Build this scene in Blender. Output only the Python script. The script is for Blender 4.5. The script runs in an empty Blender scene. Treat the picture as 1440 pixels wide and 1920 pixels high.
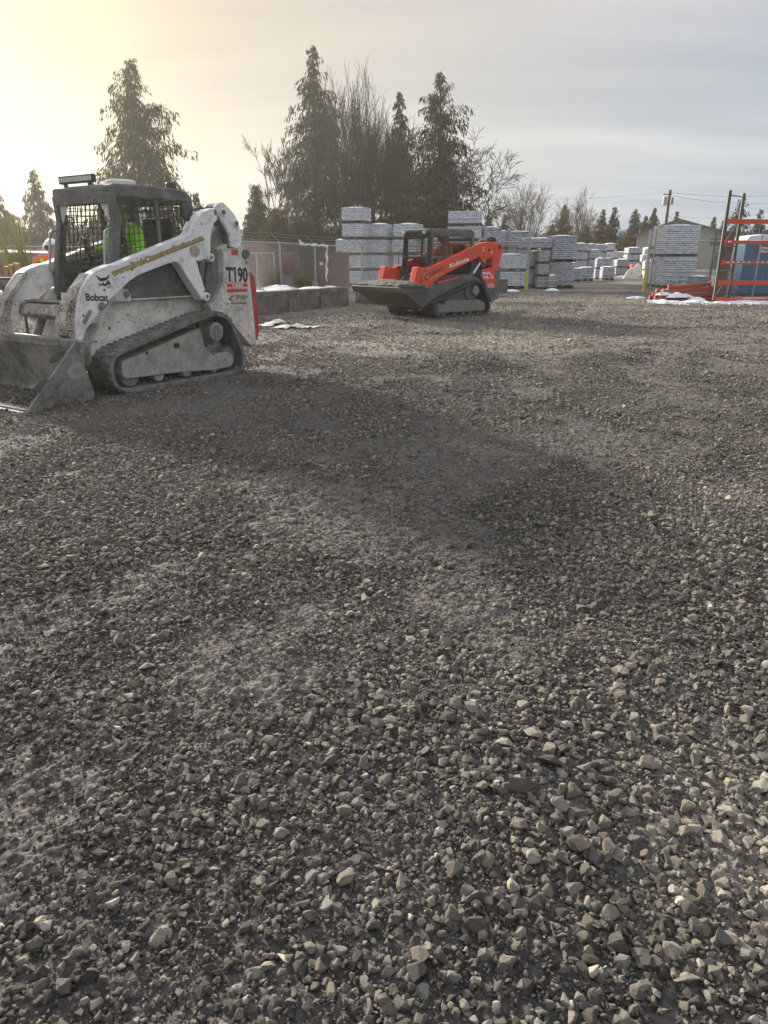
import bpy, bmesh, math, random
import numpy as np
from mathutils import Vector, Matrix, Quaternion
random.seed(7); RNG = np.random.default_rng(11)
sc = bpy.context.scene
COL = bpy.data.collections.new("yard"); sc.collection.children.link(COL)
PI = math.pi
# ---------------------------------------------------------------- camera
F_PX = 1340.0; CXP, CYP = 720.0, 960.0; CAM_H = 1.45
PITCH = math.atan(480/F_PX); cpp, spp = math.cos(PITCH), math.sin(PITCH)
cam = bpy.data.cameras.new("camera"); camo = bpy.data.objects.new("camera", cam); COL.objects.link(camo)
cam.sensor_fit = 'VERTICAL'; cam.sensor_height = 24.0; cam.lens = 24.0*F_PX/1920.0
cam.clip_start = 0.05; cam.clip_end = 6000
camo.location = (0, 0, CAM_H); camo.rotation_euler = (PI/2-PITCH, 0, 0)
sc.camera = camo
def ray(px, py):
    x = (px-CXP)/F_PX; y = -(py-CYP)/F_PX
    return Vector((x, cpp+y*spp, -spp+y*cpp))
def ground_at(px, py, z=0.0):
    d = ray(px, py); t = (z-CAM_H)/d.z; return Vector((0, 0, CAM_H))+d*t
def at(px, py, Y):            # the point at distance Y down the yard seen in that direction
    d = ray(px, py); return Vector((0, 0, CAM_H))+d*(Y/d.y)
# ---------------------------------------------------------------- materials
def nodes_of(m):
    m.use_nodes = True; nt = m.node_tree; nt.nodes.clear(); return nt, nt.nodes, nt.links
class N:
    """small node builder"""
    def __init__(s, m): s.nt, s.n, s.l = nodes_of(m)
    def add(s, t, **kw):
        nd = s.n.new(t)
        for k, v in kw.items():
            if k.startswith('i_'):
                key = k[2:]; key = int(key) if key.isdigit() else key.replace('_', ' ')
                sk = nd.inputs[key]
                if isinstance(v, bpy.types.NodeSocket): s.l.new(v, sk)
                else: sk.default_value = v
            else: setattr(nd, k, v)
        return nd
    def noise(s, vec, scale, detail=4, rough=.6): return s.add('ShaderNodeTexNoise', i_Vector=vec, i_Scale=scale, i_Detail=detail, i_Roughness=rough).outputs['Fac']
    def ramp(s, fac, a, b, ca=(0,0,0,1), cb=(1,1,1,1)):
        r = s.add('ShaderNodeValToRGB', i_Fac=fac); e = r.color_ramp.elements
        e[0].position = a; e[0].color = ca; e[1].position = b; e[1].color = cb; return r.outputs['Color']
    def mix(s, fac, a, b, mode='MIX'):
        m = s.add('ShaderNodeMix', data_type='RGBA', blend_type=mode)
        for sk, v in ((m.inputs[0], fac), (m.inputs[6], a), (m.inputs[7], b)):
            if isinstance(v, bpy.types.NodeSocket): s.l.new(v, sk)
            else: sk.default_value = v
        return m.outputs[2]
    def math(s, op, a, b=0.0):
        m = s.add('ShaderNodeMath', operation=op)
        for sk, v in zip(m.inputs, (a, b)):
            if isinstance(v, bpy.types.NodeSocket): s.l.new(v, sk)
            else: sk.default_value = v
        return m.outputs[0]
    def bump(s, h, strength=.3, dist=.01):
        return s.add('ShaderNodeBump', i_Height=h, i_Strength=strength, i_Distance=dist).outputs[0]
    def out(s, col, rough=.6, metal=0.0, nrm=None, spec=.5, **kw):
        b = s.add('ShaderNodeBsdfPrincipled')
        for k, v in (('Base Color', col), ('Roughness', rough), ('Metallic', metal), ('Specular IOR Level', spec)):
            if isinstance(v, bpy.types.NodeSocket): s.l.new(v, b.inputs[k])
            else: b.inputs[k].default_value = v
        for k, v in kw.items(): b.inputs[k.replace('_', ' ')].default_value = v
        if nrm is not None: s.l.new(nrm, b.inputs['Normal'])
        o = s.add('ShaderNodeOutputMaterial'); s.l.new(b.outputs[0], o.inputs[0]); return b
def c4(c): return (c[0], c[1], c[2], 1)
MATS = {}
def mat(name, col, rough=.6, metal=0.0, var=.15, scale=6, dirt=None, dirt_amt=.5, dirt_scale=5, bump=.15, bscale=60, chips=0.0, chipcol=(.05,.045,.04), spec=.4, bdist=.004):
    """painted / worn surface: tone drift, dirt film in patches, small chips, fine bump"""
    m = bpy.data.materials.new(name); n = N(m); MATS[name] = m
    tc = n.add('ShaderNodeTexCoord').outputs['Object']
    c = n.mix(n.noise(tc, scale), c4([v*(1-var) for v in col]), c4([min(1, v*(1+var)) for v in col]))
    r = rough
    if dirt:
        a = n.ramp(n.math('ADD', n.math('MULTIPLY', n.noise(tc, dirt_scale, 8, .7), .7), n.math('MULTIPLY', n.noise(tc, dirt_scale*7, 4, .7), .3)), .62-dirt_amt*.35, .72-dirt_amt*.2)
        c = n.mix(n.math('MULTIPLY', a, .85), c, c4(dirt))
        r = n.math('ADD', n.math('MULTIPLY', a, max(0, .9-rough)), rough)
    if chips:
        k = n.ramp(n.math('ADD', n.math('MULTIPLY', n.noise(tc, 75, 4, .7), .62), n.math('MULTIPLY', n.noise(tc, 4.5, 4, .6), .38)), .66-chips*.09, .675-chips*.09)
        c = n.mix(k, c, c4(chipcol))
    n.out(c, r, metal, n.bump(n.noise(tc, bscale, 6), bump, bdist), spec)
    return m
DUST = (.26,.235,.20)
M = dict(
 white=mat('dirty_white_paint', (.72,.71,.67), .5, dirt=(.30,.27,.22), dirt_amt=.62, dirt_scale=3.0, chips=.8, chipcol=(.10,.085,.07)),
 arm=mat('white_arm_paint', (.78,.78,.77), .42, dirt=(.36,.34,.30), dirt_amt=.36, dirt_scale=3, chips=.6, chipcol=(.12,.10,.09)),
 mud=mat('mud_caked_steel', (.17,.155,.14), .9, var=.3, dirt=(.42,.40,.36), dirt_amt=.85, dirt_scale=6, bump=1.0, bscale=40, bdist=.01),
 mudg=mat('mud_caked_grey_steel', (.17,.165,.16), .9, dirt=(.26,.245,.225), dirt_amt=.5, dirt_scale=9, bump=.6, bscale=40, bdist=.01),
 rubber=mat('dusty_rubber', (.085,.084,.082), .8, dirt=(.27,.26,.24), dirt_amt=.6, dirt_scale=7, bump=.4),
 rubberd=mat('dark_rubber', (.03,.03,.03), .8, dirt=(.09,.085,.08), dirt_amt=.4, dirt_scale=7, bump=.4),
 char=mat('charcoal_paint', (.075,.08,.083), .5, dirt=(.22,.21,.195), dirt_amt=.45, dirt_scale=4),
 black=mat('black_plastic', (.018,.018,.019), .5, dirt=(.08,.075,.07), dirt_amt=.3),
 seat=mat('seat_vinyl', (.02,.02,.021), .6),
 steel=mat('worn_bucket_steel', (.085,.082,.078), .5, .3, dirt=(.36,.34,.31), dirt_amt=.62, dirt_scale=2.6, chips=.4, bump=.4),
 steeld=mat('dark_bucket_steel', (.075,.072,.068), .6, .2, dirt=(.15,.135,.115), dirt_amt=.45, dirt_scale=5, bump=.3),
 bright=mat('bright_steel', (.55,.55,.55), .3, .8),
 orange=mat('orange_loader_paint', (.72,.050,.022), .42, dirt=(.36,.17,.12), dirt_amt=.38, dirt_scale=3, chips=.3),
 red=mat('red_paint', (.38,.036,.03), .5, dirt=(.30,.15,.12), dirt_amt=.42, chips=.1),
 decal_red=mat('red_decal', (.55,.06,.05), .5, chips=.25, chipcol=(.6,.6,.58)),
 decal_black=mat('black_decal', (.03,.03,.035), .5, chips=.2, chipcol=(.6,.6,.58)),
 decal_white=mat('white_decal', (.8,.78,.76), .5, chips=.1, chipcol=(.4,.1,.06)),
 decal_gold=mat('gold_decal', (.46,.34,.10), .5, chips=.2, chipcol=(.3,.27,.2)),
 decal_yellow=mat('yellow_decal', (.75,.55,.10), .5),
 lens=mat('beacon_lens', (.72,.70,.60), .25),
 safety_orange=mat('safety_orange_plastic', (.85,.12,.05), .5),
 galv=mat('galvanised_steel', (.36,.37,.38), .45, .6, var=.1),
 galvd=mat('weathered_fence_steel', (.22,.23,.24), .55, .5),
 wire=mat('fence_wire', (.30,.31,.32), .5, .5),
 rack_orange=mat('orange_rack_paint', (.62,.085,.035), .5, dirt=(.35,.12,.08), dirt_amt=.25, dirt_scale=3, chips=.2),
 rack_old=mat('faded_orange_rack_paint', (.36,.07,.045), .6, dirt=(.22,.08,.06), dirt_amt=.4, dirt_scale=3, chips=.2),
 rack_green=mat('dark_green_rack_paint', (.07,.09,.075), .6, dirt=(.2,.17,.13), dirt_amt=.4),
 red_tank=mat('weathered_red_tank', (.12,.018,.018), .6, dirt=(.08,.035,.03), dirt_amt=.5, dirt_scale=1.5),
 blue=mat('blue_cabin_plastic', (.055,.15,.27), .5, var=.08, scale=2),
 yellow=mat('yellow_plastic', (.26,.19,.05), .5, dirt=(.3,.24,.12), dirt_amt=.4),
 tape=mat('yellow_caution_tape', (.45,.45,.08), .6, bump=.5, bscale=30),
 hivis=mat('lime_hi_vis_cloth', (.35,.85,.06), .8, bump=.4, bscale=20, bdist=.02),
 hiorange=mat('orange_work_cloth', (.85,.13,.04), .85, bump=.4, bscale=20, bdist=.02),
 navy=mat('navy_cloth', (.03,.035,.05), .9, bump=.4, bscale=20, bdist=.02),
 refl=mat('silver_reflective_band', (.5,.5,.48), .4),
 chipped=mat('chipped_white_paint', (.58,.57,.53), .5, dirt=(.26,.22,.17), dirt_amt=.7, dirt_scale=5, chips=1.7, chipcol=(.10,.07,.05)),
 grease=mat('grease_stain', (.06,.052,.045), .45, dirt=(.16,.14,.12), dirt_amt=.4),
 rustcloth=mat('faded_orange_cloth', (.50,.17,.10), .9),
 hoody=mat('dull_yellow_cloth', (.38,.42,.14), .9),
 skin=mat('skin', (.45,.26,.19), .6, var=.05),
 hair=mat('dark_hair', (.04,.03,.025), .8, bump=.5),
 hat=mat('white_hard_hat', (.75,.75,.73), .35),
 trunk=mat('bark', (.075,.06,.05), .95, scale=9, bump=.8, bscale=15, bdist=.03),
 twig=mat('bare_twigs', (.07,.055,.047), .95),
 twigb=mat('brown_twigs', (.11,.085,.065), .95),
 wood=mat('pallet_wood', (.09,.07,.05), .85, dirt=(.08,.065,.05), dirt_amt=.4),
 board=mat('weathered_board', (.16,.13,.11), .9, dirt=(.09,.075,.06), dirt_amt=.5, bump=.5, bscale=20),
 bwall=mat('pale_green_metal_siding', (.37,.37,.33), .6, var=.06, scale=.5),
 roofm=mat('dark_green_roof_metal', (.07,.09,.085), .5),
 concrete=mat('stained_concrete', (.27,.26,.24), .9, var=.3, scale=3, dirt=(.045,.042,.034), dirt_amt=.85, dirt_scale=2.6, bump=.5, bscale=25, bdist=.01),
 snow=mat('old_snow', (.80,.82,.85), .6, var=.05, bump=.5, bscale=20, bdist=.02, dirt=(.48,.45,.40), dirt_amt=.42, dirt_scale=5),
 cloth_white=mat('muddy_white_fabric', (.66,.63,.55), .9, dirt=(.38,.33,.26), dirt_amt=.3, dirt_scale=3, bump=.4),
 pole=mat('creosoted_pole', (.06,.045,.038), .9),
 glassy=mat('dark_glass', (.05,.06,.07), .15, spec=.8),
 paper=mat('paper_label', (.6,.62,.62), .6),
 moss=mat('moss_and_dead_leaves', (.16,.12,.05), .95, dirt=(.07,.08,.03), dirt_amt=.5, dirt_scale=6, bump=.7, bscale=30, bdist=.02),
)
def leafmat(name, col, tr=.25):
    m = bpy.data.materials.new(name); n = N(m)
    tc = n.add('ShaderNodeTexCoord').outputs['Object']
    c = n.mix(n.noise(tc, .9, 3), c4([v*.6 for v in col]), c4([v*1.5 for v in col]))
    c = n.mix(n.noise(tc, 7, 2), c, c4([col[0]*1.5, col[1]*1.15, col[2]*.8]))
    d = n.add('ShaderNodeBsdfDiffuse', i_Color=c); t = n.add('ShaderNodeBsdfTranslucent', i_Color=c)
    x = n.add('ShaderNodeMixShader', i_0=tr, i_1=d.outputs[0], i_2=t.outputs[0]); o = n.add('ShaderNodeOutputMaterial'); n.l.new(x.outputs[0], o.inputs[0]); return m
M['cedar'] = leafmat('cedar_foliage', (.036,.045,.026)); M['cedar_far'] = leafmat('far_conifer_foliage', (.042,.050,.036))
M['cedar_brown'] = leafmat('brownish_conifer_foliage', (.11,.085,.05)); M['bush'] = leafmat('bush_foliage', (.060,.062,.030))
M['drygrass'] = leafmat('dry_grass', (.17,.15,.085)); M['grassgreen'] = leafmat('green_reed', (.13,.15,.05))
# wrapped block loads: courses of units seen through frosted plastic
def loadmat(name, a, b, gloss):
    m = bpy.data.materials.new(name); n = N(m)
    tc = n.add('ShaderNodeTexCoord').outputs['Object']
    info = n.add('ShaderNodeObjectInfo').outputs['Random']
    mp = n.add('ShaderNodeMapping', i_Vector=tc); 
    off = n.add('ShaderNodeCombineXYZ', i_0=n.math('MULTIPLY', info, 7.0), i_1=n.math('MULTIPLY', info, 3.0)); n.l.new(off.outputs[0], mp.inputs['Location'])
    v = mp.outputs[0]
    sx = n.add('ShaderNodeSeparateXYZ', i_Vector=v)
    hx = n.math('ADD', sx.outputs[0], sx.outputs[1])
    br = n.add('ShaderNodeTexBrick', i_Scale=1.0, i_Mortar_Size=.014, i_Brick_Width=.21, i_Row_Height=.085, i_Bias=0.0)
    cv = n.add('ShaderNodeCombineXYZ', i_0=hx, i_1=sx.outputs[2]); n.l.new(cv.outputs[0], br.inputs['Vector'])
    br.inputs['Color1'].default_value = c4(a); br.inputs['Color2'].default_value = c4([x*.72 for x in a]); br.inputs['Mortar'].default_value = c4([x*.22 for x in a])
    wr = n.add('ShaderNodeMapping', i_Vector=tc, i_Scale=(3, 3, 14)).outputs[0]
    w = n.noise(wr, 2.2, 6, .75)
    c = n.mix(n.ramp(w, .46, .66), br.outputs['Color'], c4(b))
    n.out(c, n.math('MULTIPLY_ADD' if False else 'MULTIPLY', w, gloss), 0, n.bump(w, .6, .03), .6)
    return m
M['load_white'] = loadmat('blocks_under_frosted_wrap', (.70,.75,.84), (.90,.94,.98), .65)
M['load_grey'] = loadmat('grey_blocks_under_wrap', (.38,.41,.47), (.74,.79,.87), .65)
M['load_tan'] = loadmat('tan_blocks_under_wrap', (.42,.41,.40), (.66,.67,.69), .7)
# ---------------------------------------------------------------- mesh builder
class MB:
    def __init__(s): s.v = []; s.f = []
    def add(s, vs, fs):
        o = len(s.v); s.v += [tuple(v) for v in vs]; s.f += [tuple(i+o for i in f) for f in fs]; return s
    def box(s, c, d, rot=None):
        x, y, z = [k/2 for k in d]
        vs = [Vector((a*x, b*y, e*z)) for a in (-1, 1) for b in (-1, 1) for e in (-1, 1)]
        if rot is not None: vs = [rot @ v for v in vs]
        c = Vector(c)
        return s.add([v+c for v in vs], [(0,1,3,2),(4,6,7,5),(0,4,5,1),(2,3,7,6),(0,2,6,4),(1,5,7,3)])
    def prism(s, pts, y0, y1, ax=1):   # pts in (x,z) for ax=1, in (y,z) for ax=0, in (x,y) for ax=2
        def P(p, t): return {1: (p[0], t, p[1]), 0: (t, p[0], p[1]), 2: (p[0], p[1], t)}[ax]
        n = len(pts)
        return s.add([P(p, y0) for p in pts]+[P(p, y1) for p in pts], [tuple(range(n))[::-1], tuple(range(n, 2*n))]+[(i, (i+1) % n, n+(i+1) % n, n+i) for i in range(n)])
    def tube(s, path, r, n=8, caps=True):
        path = [Vector(p) for p in path]; m = len(path); rs = r if isinstance(r, (list, tuple)) else [r]*m
        up = None; vs = []
        for i, p in enumerate(path):
            t = (path[min(i+1, m-1)]-path[max(i-1, 0)]).normalized()
            if up is None: up = t.orthogonal().normalized()
            up = (up-t*up.dot(t)); up = up.normalized() if up.length > 1e-6 else t.orthogonal().normalized()
            sd = t.cross(up)
            for k in range(n):
                a = 2*PI*k/n; vs.append(p+(up*math.cos(a)+sd*math.sin(a))*rs[i])
        fs = [(i*n+k, i*n+(k+1) % n, (i+1)*n+(k+1) % n, (i+1)*n+k) for i in range(m-1) for k in range(n)]
        if caps: fs += [tuple(range(n))[::-1], tuple((m-1)*n+k for k in range(n))]
        return s.add(vs, fs)
    def cyl(s, c, r, h, axis='Y', n=24, r2=None):
        c = Vector(c); a = {'X': Vector((1,0,0)), 'Y': Vector((0,1,0)), 'Z': Vector((0,0,1))}[axis]
        return s.tube([c-a*h/2, c+a*h/2], [r, r if r2 is None else r2], n)
    def ring(s, outer, inner, y0, y1):  # closed band between two loops of (x,z)
        n = len(outer); vs = [(p[0], y, p[1]) for y in (y0, y1) for p in outer]+[(p[0], y, p[1]) for y in (y0, y1) for p in inner]
        fs = []
        for i in range(n):
            j = (i+1) % n
            fs += [(i, j, n+j, n+i), (2*n+i, 3*n+i, 3*n+j, 2*n+j), (i, 2*n+i, 2*n+j, j), (n+i, n+j, 3*n+j, 3*n+i)]
        return s.add(vs, fs)
    def grid(s, fx, nu, nv):
        o = len(s.v)
        s.v += [tuple(fx(i/nu, j/nv)) for i in range(nu+1) for j in range(nv+1)]
        s.f += [(o+i*(nv+1)+j, o+i*(nv+1)+j+1, o+(i+1)*(nv+1)+j+1, o+(i+1)*(nv+1)+j) for i in range(nu) for j in range(nv)]
        return s
    def build(s, name, m, parent=None, bevel=0, smooth=False, seg=2, sub=0):
        me = bpy.data.meshes.new(name); me.from_pydata(s.v, [], s.f)
        bm = bmesh.new(); bm.from_mesh(me); bmesh.ops.recalc_face_normals(bm, faces=bm.faces); bm.to_mesh(me); bm.free()
        if m is not None: me.materials.append(M[m] if isinstance(m, str) else m)
        o = bpy.data.objects.new(name, me); COL.objects.link(o)
        if parent is not None: o.parent = parent
        if bevel:
            b = o.modifiers.new('b', 'BEVEL'); b.width = bevel; b.segments = seg; b.limit_method = 'ANGLE'; b.angle_limit = math.radians(35); b.harden_normals = False
        if sub:
            b = o.modifiers.new('s', 'SUBSURF'); b.levels = b.render_levels = sub
        if smooth:
            for p in me.polygons: p.use_smooth = True
        return o
def np_mesh(name, v, f, m, parent=None, smooth=False):
    """v (n,3), f (k, 3 or 4)"""
    me = bpy.data.meshes.new(name); v = np.asarray(v, np.float32); f = np.asarray(f, np.int32); k = f.shape[1]
    me.vertices.add(len(v)); me.vertices.foreach_set('co', v.ravel())
    me.loops.add(f.size); me.loops.foreach_set('vertex_index', f.ravel())
    me.polygons.add(len(f)); me.polygons.foreach_set('loop_start', np.arange(0, f.size, k, dtype=np.int32)); 
    me.polygons.foreach_set('use_smooth', np.full(len(f), smooth))
    me.update(calc_edges=True); me.materials.append(M[m] if isinstance(m, str) else m)
    o = bpy.data.objects.new(name, me); COL.objects.link(o)
    if parent is not None: o.parent = parent
    return o
def tag(o, label=None, cat=None, group=None, kind=None):
    for k, v in (('label', label), ('category', cat), ('group', group), ('kind', kind)):
        if v: o[k] = v
    return o
def thing(name, label, cat, loc=(0,0,0), rz=0, group=None):
    o = bpy.data.objects.new(name, None); COL.objects.link(o); o.location = loc; o.rotation_euler = (0, 0, rz); o.empty_display_size = .2
    return tag(o, label, cat, group)
def copy_tree(o, parent=None):
    c = o.copy(); COL.objects.link(c); c.parent = parent
    for ch in list(o.children): copy_tree(ch, c)
    return c
def rnd(a, b): return random.uniform(a, b)
def smooth_poly(pts, it=2, closed=True):
    for _ in range(it):
        q = []; n = len(pts)
        for i in range(n):
            a, b = pts[i], pts[(i+1) % n]
            q += [(a[0]*.75+b[0]*.25, a[1]*.75+b[1]*.25), (a[0]*.25+b[0]*.75, a[1]*.25+b[1]*.75)]
        pts = q
    return pts
def text_mesh(s, bold=0.0):
    cu = bpy.data.curves.new('t', 'FONT'); cu.body = s; cu.size = 1; cu.offset = bold; cu.resolution_u = 3
    ob = bpy.data.objects.new('t', cu); sc.collection.objects.link(ob)
    dg = bpy.context.evaluated_depsgraph_get(); me = ob.evaluated_get(dg).to_mesh()
    vs = [v.co.copy() for v in me.vertices]; fs = [tuple(p.vertices) for p in me.polygons]
    ob.to_mesh_clear(); bpy.data.objects.remove(ob); bpy.data.curves.remove(cu)
    return vs, fs
def lettering(name, s, p0, p1, up, height, m, parent, bold=0.0, shear=0.0, caps=.72, base=0.0, grow=0.0):
    """letters whose baseline runs p0 -> p1 (3-D, in the parent's space), cap height `height` along `up`"""
    vs, fs = text_mesh(s, bold)
    x0 = min(v.x for v in vs); x1 = max(v.x for v in vs)
    p0, p1, up = Vector(p0), Vector(p1), Vector(up).normalized(); d = p1-p0
    out = []
    for v in vs:
        u = (v.x-x0)/(x1-x0); h = v.y/caps*height; q = p0+d*u+up*h+d.normalized()*(h*shear)
        out.append(q)
    mb = MB(); mb.add(out, fs)
    return mb.build(name, m, parent)
# ---------------------------------------------------------------- value noise
def _h(ix, iy, seed):
    n = (ix.astype(np.int64)*374761393+iy.astype(np.int64)*668265263+seed*1442695041) & 0xffffffff
    n = ((n ^ (n >> 13))*1274126177) & 0xffffffff
    return ((n ^ (n >> 16)) & 0xffff)/65535.0
def vnoise(x, y, seed=0):
    ix, iy = np.floor(x), np.floor(y); fx, fy = x-ix, y-iy; u, v = fx*fx*(3-2*fx), fy*fy*(3-2*fy)
    a, b, c, d = _h(ix, iy, seed), _h(ix+1, iy, seed), _h(ix, iy+1, seed), _h(ix+1, iy+1, seed)
    return (a*(1-u)+b*u)*(1-v)+(c*(1-u)+d*u)*v
def fbm(x, y, o=4, seed=0, g=.5):
    s = 0; a = 1; t = 0
    for i in range(o): s = s+a*vnoise(x*2**i+i*17.3, y*2**i-i*9.1, seed+i); t += a; a *= g
    return s/t
# ---------------------------------------------------------------- light
SUN_AZ, SUN_EL = math.radians(-36), math.radians(18)
SUN = Vector((math.sin(SUN_AZ)*math.cos(SUN_EL), math.cos(SUN_AZ)*math.cos(SUN_EL), math.sin(SUN_EL)))
sl = bpy.data.lights.new("sun", 'SUN'); sl.energy = 5.0; sl.angle = math.radians(4.0); sl.color = (1.0, .93, .82)
so = bpy.data.objects.new("sun", sl); COL.objects.link(so); so.rotation_euler = SUN.to_track_quat('Z', 'Y').to_euler(); so.location = (-20, 30, 30)
w = bpy.data.worlds.new("World"); sc.world = w; w.use_nodes = True
class W(N):
    def __init__(s, nt): s.nt, s.n, s.l = nt, nt.nodes, nt.links
w.node_tree.nodes.clear(); n = W(w.node_tree)
sky = n.add('ShaderNodeTexSky', sky_type='NISHITA', sun_disc=False, sun_elevation=SUN_EL, sun_rotation=SUN_AZ % (2*PI), dust_density=2.0, air_density=1.0)
d = n.add('ShaderNodeTexCoord').outputs['Generated']
sx = n.add('ShaderNodeSeparateXYZ', i_Vector=d); z = sx.outputs[2]
dot = n.add('ShaderNodeVectorMath', operation='DOT_PRODUCT', i_0=d, i_1=SUN).outputs['Value']
zz = n.math('ADD', n.math('MAXIMUM', z, 0.0), .10)
pv = n.add('ShaderNodeCombineXYZ', i_0=n.math('DIVIDE', sx.outputs[0], zz), i_1=n.math('DIVIDE', sx.outputs[1], zz)).outputs[0]
pm = n.add('ShaderNodeMapping', i_Vector=pv, i_Rotation=(0, 0, .5), i_Scale=(.16, .62, 1)).outputs[0]
c1 = n.noise(pm, 1.0, 5, .52)
c2 = n.noise(n.add('ShaderNodeMapping', i_Vector=pv, i_Rotation=(0, 0, -.2), i_Scale=(.35, .9, 1), i_Location=(4, 2, 0)).outputs[0], 1.1, 4, .5)
glow = n.ramp(dot, .48, 1.0); glow2 = n.math('POWER', glow, 1.9)
core = n.math('POWER', n.ramp(dot, .90, 1.0), 1.6)
grey = n.mix(n.ramp(c1, .38, .64), (.51,.51,.545,1), (.74,.71,.685,1))
warm = n.mix(n.ramp(c2, .36, .66), (.56,.46,.33,1), (.80,.66,.38,1))
cl = n.mix(glow2, grey, warm); cl = n.mix(n.math('MULTIPLY', n.ramp(c2, .48, .62), .55), cl, n.mix(glow, (.42,.44,.48,1), (.54,.47,.40,1)))
cl = n.mix(core, cl, (.84,.73,.42,1))
low = n.math('MULTIPLY', n.math('SUBTRACT', 1.0, n.ramp(z, .04, .30)), n.math('SUBTRACT', 1.0, n.math('MULTIPLY', glow, .75)))
blue = n.mix(n.ramp(c1, .42, .62), (.22,.32,.44,1), (.42,.48,.55,1))
cl = n.mix(n.math('MULTIPLY', low, .85), cl, blue)
cl10 = n.mix(1.0, cl, (9.2, 9.2, 9.2, 1), 'MULTIPLY')
cl10 = n.mix(n.ramp(z, .50, .72), cl10, (7.0, 7.7, 9.0, 1)); mixc = n.mix(.95, sky.outputs[0], cl10)
bg = n.add('ShaderNodeBackground', i_Color=mixc, i_Strength=.063); wo = n.add('ShaderNodeOutputWorld'); n.l.new(bg.outputs[0], wo.inputs[0])
vs_ = sc.view_settings; vs_.view_transform = 'Standard'; vs_.look = 'None'; vs_.gamma = 1; vs_.exposure = EXPOSURE = 1.03
# ---------------------------------------------------------------- ground
def sstep(x, a, b): t = np.clip((x-a)/(b-a), 0, 1); return t*t*(3-2*t)
def gauss(x, y, cx, cy, sx, sy): return np.exp(-((x-cx)/sx)**2-((y-cy)/sy)**2)
def gh(x, y):
    x = np.asarray(x, float); y = np.asarray(y, float)
    h = .07*(fbm(x/1.7+3, y/1.7, 4, 3)-.5)*sstep(y, -1, 3)
    h += .05*(fbm(x/.45, y/.45, 3, 8)-.5)
    h += .16*np.exp(-((y-10.6-.10*x+.5*np.sin(x*.9))/.75)**2)*sstep(x, -.6, 1.4)*fbm(x/1.1, y/1.1, 3, 21)
    h += .12*np.exp(-((y-13.6+.2*x)/.5)**2)*sstep(x, 1.5, 4)*fbm(x/.9, y/.9, 3, 22)
    h += .07*gauss(x, y, .2, 8.6, .9, .35)
    for o_ in (0.0, 1.35):
        ax_, ay_, bx_, by_ = 3.0+o_*.95, 17.5-o_*.3, 8.2+o_, 33.0; L_ = math.hypot(bx_-ax_, by_-ay_); ux, uy = (bx_-ax_)/L_, (by_-ay_)/L_
        al = (x-ax_)*ux+(y-ay_)*uy; ac = -(x-ax_)*uy+(y-ay_)*ux; h += np.where((al > 0) & (al < L_), 1, 0)*np.clip(1-(np.abs(ac)/.20)**4, 0, 1)*(-.035+.02*np.sin(al*2*PI/.22))
    flat = np.maximum(gauss(x, y, -3.1, 9.1, 1.9, 1.9), gauss(x, y, 1.4, 19.4, 2.3, 2.3)); flat = np.clip(flat*1.7, 0, 1)
    h = h*(1-flat)-.012*flat
    return h*(1-sstep(np.hypot(x, y), 30, 60))
def fines(x, y):   # 1 where crusted fines show between the stones
    f = fbm(x/.55+7, y/.8+2, 4, 31)
    f = f-.10+.20*gauss(x, y, -.68, 1.65, .36, .34)+.22*gauss(x, y, -1.45, 2.75, .75, .7)+.14*gauss(x, y, -.50, 2.25, .35, .28)-.16*gauss(x, y, -.25, 1.22, .45, .22)
    f = f-.20*sstep(x-.12*y, -.05, .35)*(1-sstep(y, 3.5, 6))+.18*gauss(x, y, .25, 3.6, .9, .9)+.15*gauss(x, y, -.8, 4.6, 1.2, .7)+.16*sstep(y, 8, 13)+.12*gauss(x, y, .9, 5.2, 1.0, .8)
    return sstep(f, .42, .56)
def tan_(x, y):
    t = .55*sstep(y, 8.5, 14)*sstep(fbm(x/2.4, y/1.2, 4, 41), .33, .62)
    t = t+.9*sstep(y, 19, 27)*sstep(fbm(x/7, y/2.0, 4, 43), .30, .6)
    t = t+.8*np.exp(-((x-.95)/.25)**2-((y-1.35)/.45)**2)+.5*gauss(x, y, 2.3, 4.3, .5, .35)*1.2
    t = t+.55*gauss(x, y, 1.5, 12.6, 2.6, .9)
    return np.clip(t, 0, 1)
rr = np.concatenate([.42*1.0052**np.arange(0, 905), 46*1.16**np.arange(1, 30)])
aa = np.concatenate([np.linspace(-PI, -.75, 22, endpoint=False), np.linspace(-.75, -.62, 8, endpoint=False), np.linspace(-.62, .62, 262), np.linspace(.62, .75, 9)[1:], np.linspace(.75, PI, 22, endpoint=False)[1:]])
nr, na = len(rr), len(aa)
R_, A_ = np.meshgrid(rr, aa, indexing='ij'); X_ = R_*np.sin(A_); Y_ = R_*np.cos(A_)
nearw = 1-sstep(R_, 9, 20)
Z_ = gh(X_, Y_)+nearw*(.020*(fbm(X_/.045, Y_/.045, 4, 51, .6)-.5)+.016*(fbm(X_/.016, Y_/.016, 2, 52)-.5))*(.4+.6*fines(X_, Y_)+.3) + (1-nearw)*.012*(fbm(X_/.16, Y_/.16, 3, 53)-.5)*(1-sstep(R_, 30, 50))
V = np.stack([X_.ravel(), Y_.ravel(), Z_.ravel()], 1); V = np.vstack([V, [[0, 0, 0]]])
i0 = (np.arange(nr-1)[:, None]*na+np.arange(na)[None, :]); j1 = (np.arange(na)+1) % na
i1 = np.arange(nr-1)[:, None]*na+j1[None, :]
Fq = np.stack([i0, i1, i1+na, i0+na], -1).reshape(-1, 4)
mg = bpy.data.materials.new('packed_gravel_ground'); n = N(mg)
tcg = n.add('ShaderNodeTexCoord').outputs['Object']
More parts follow.
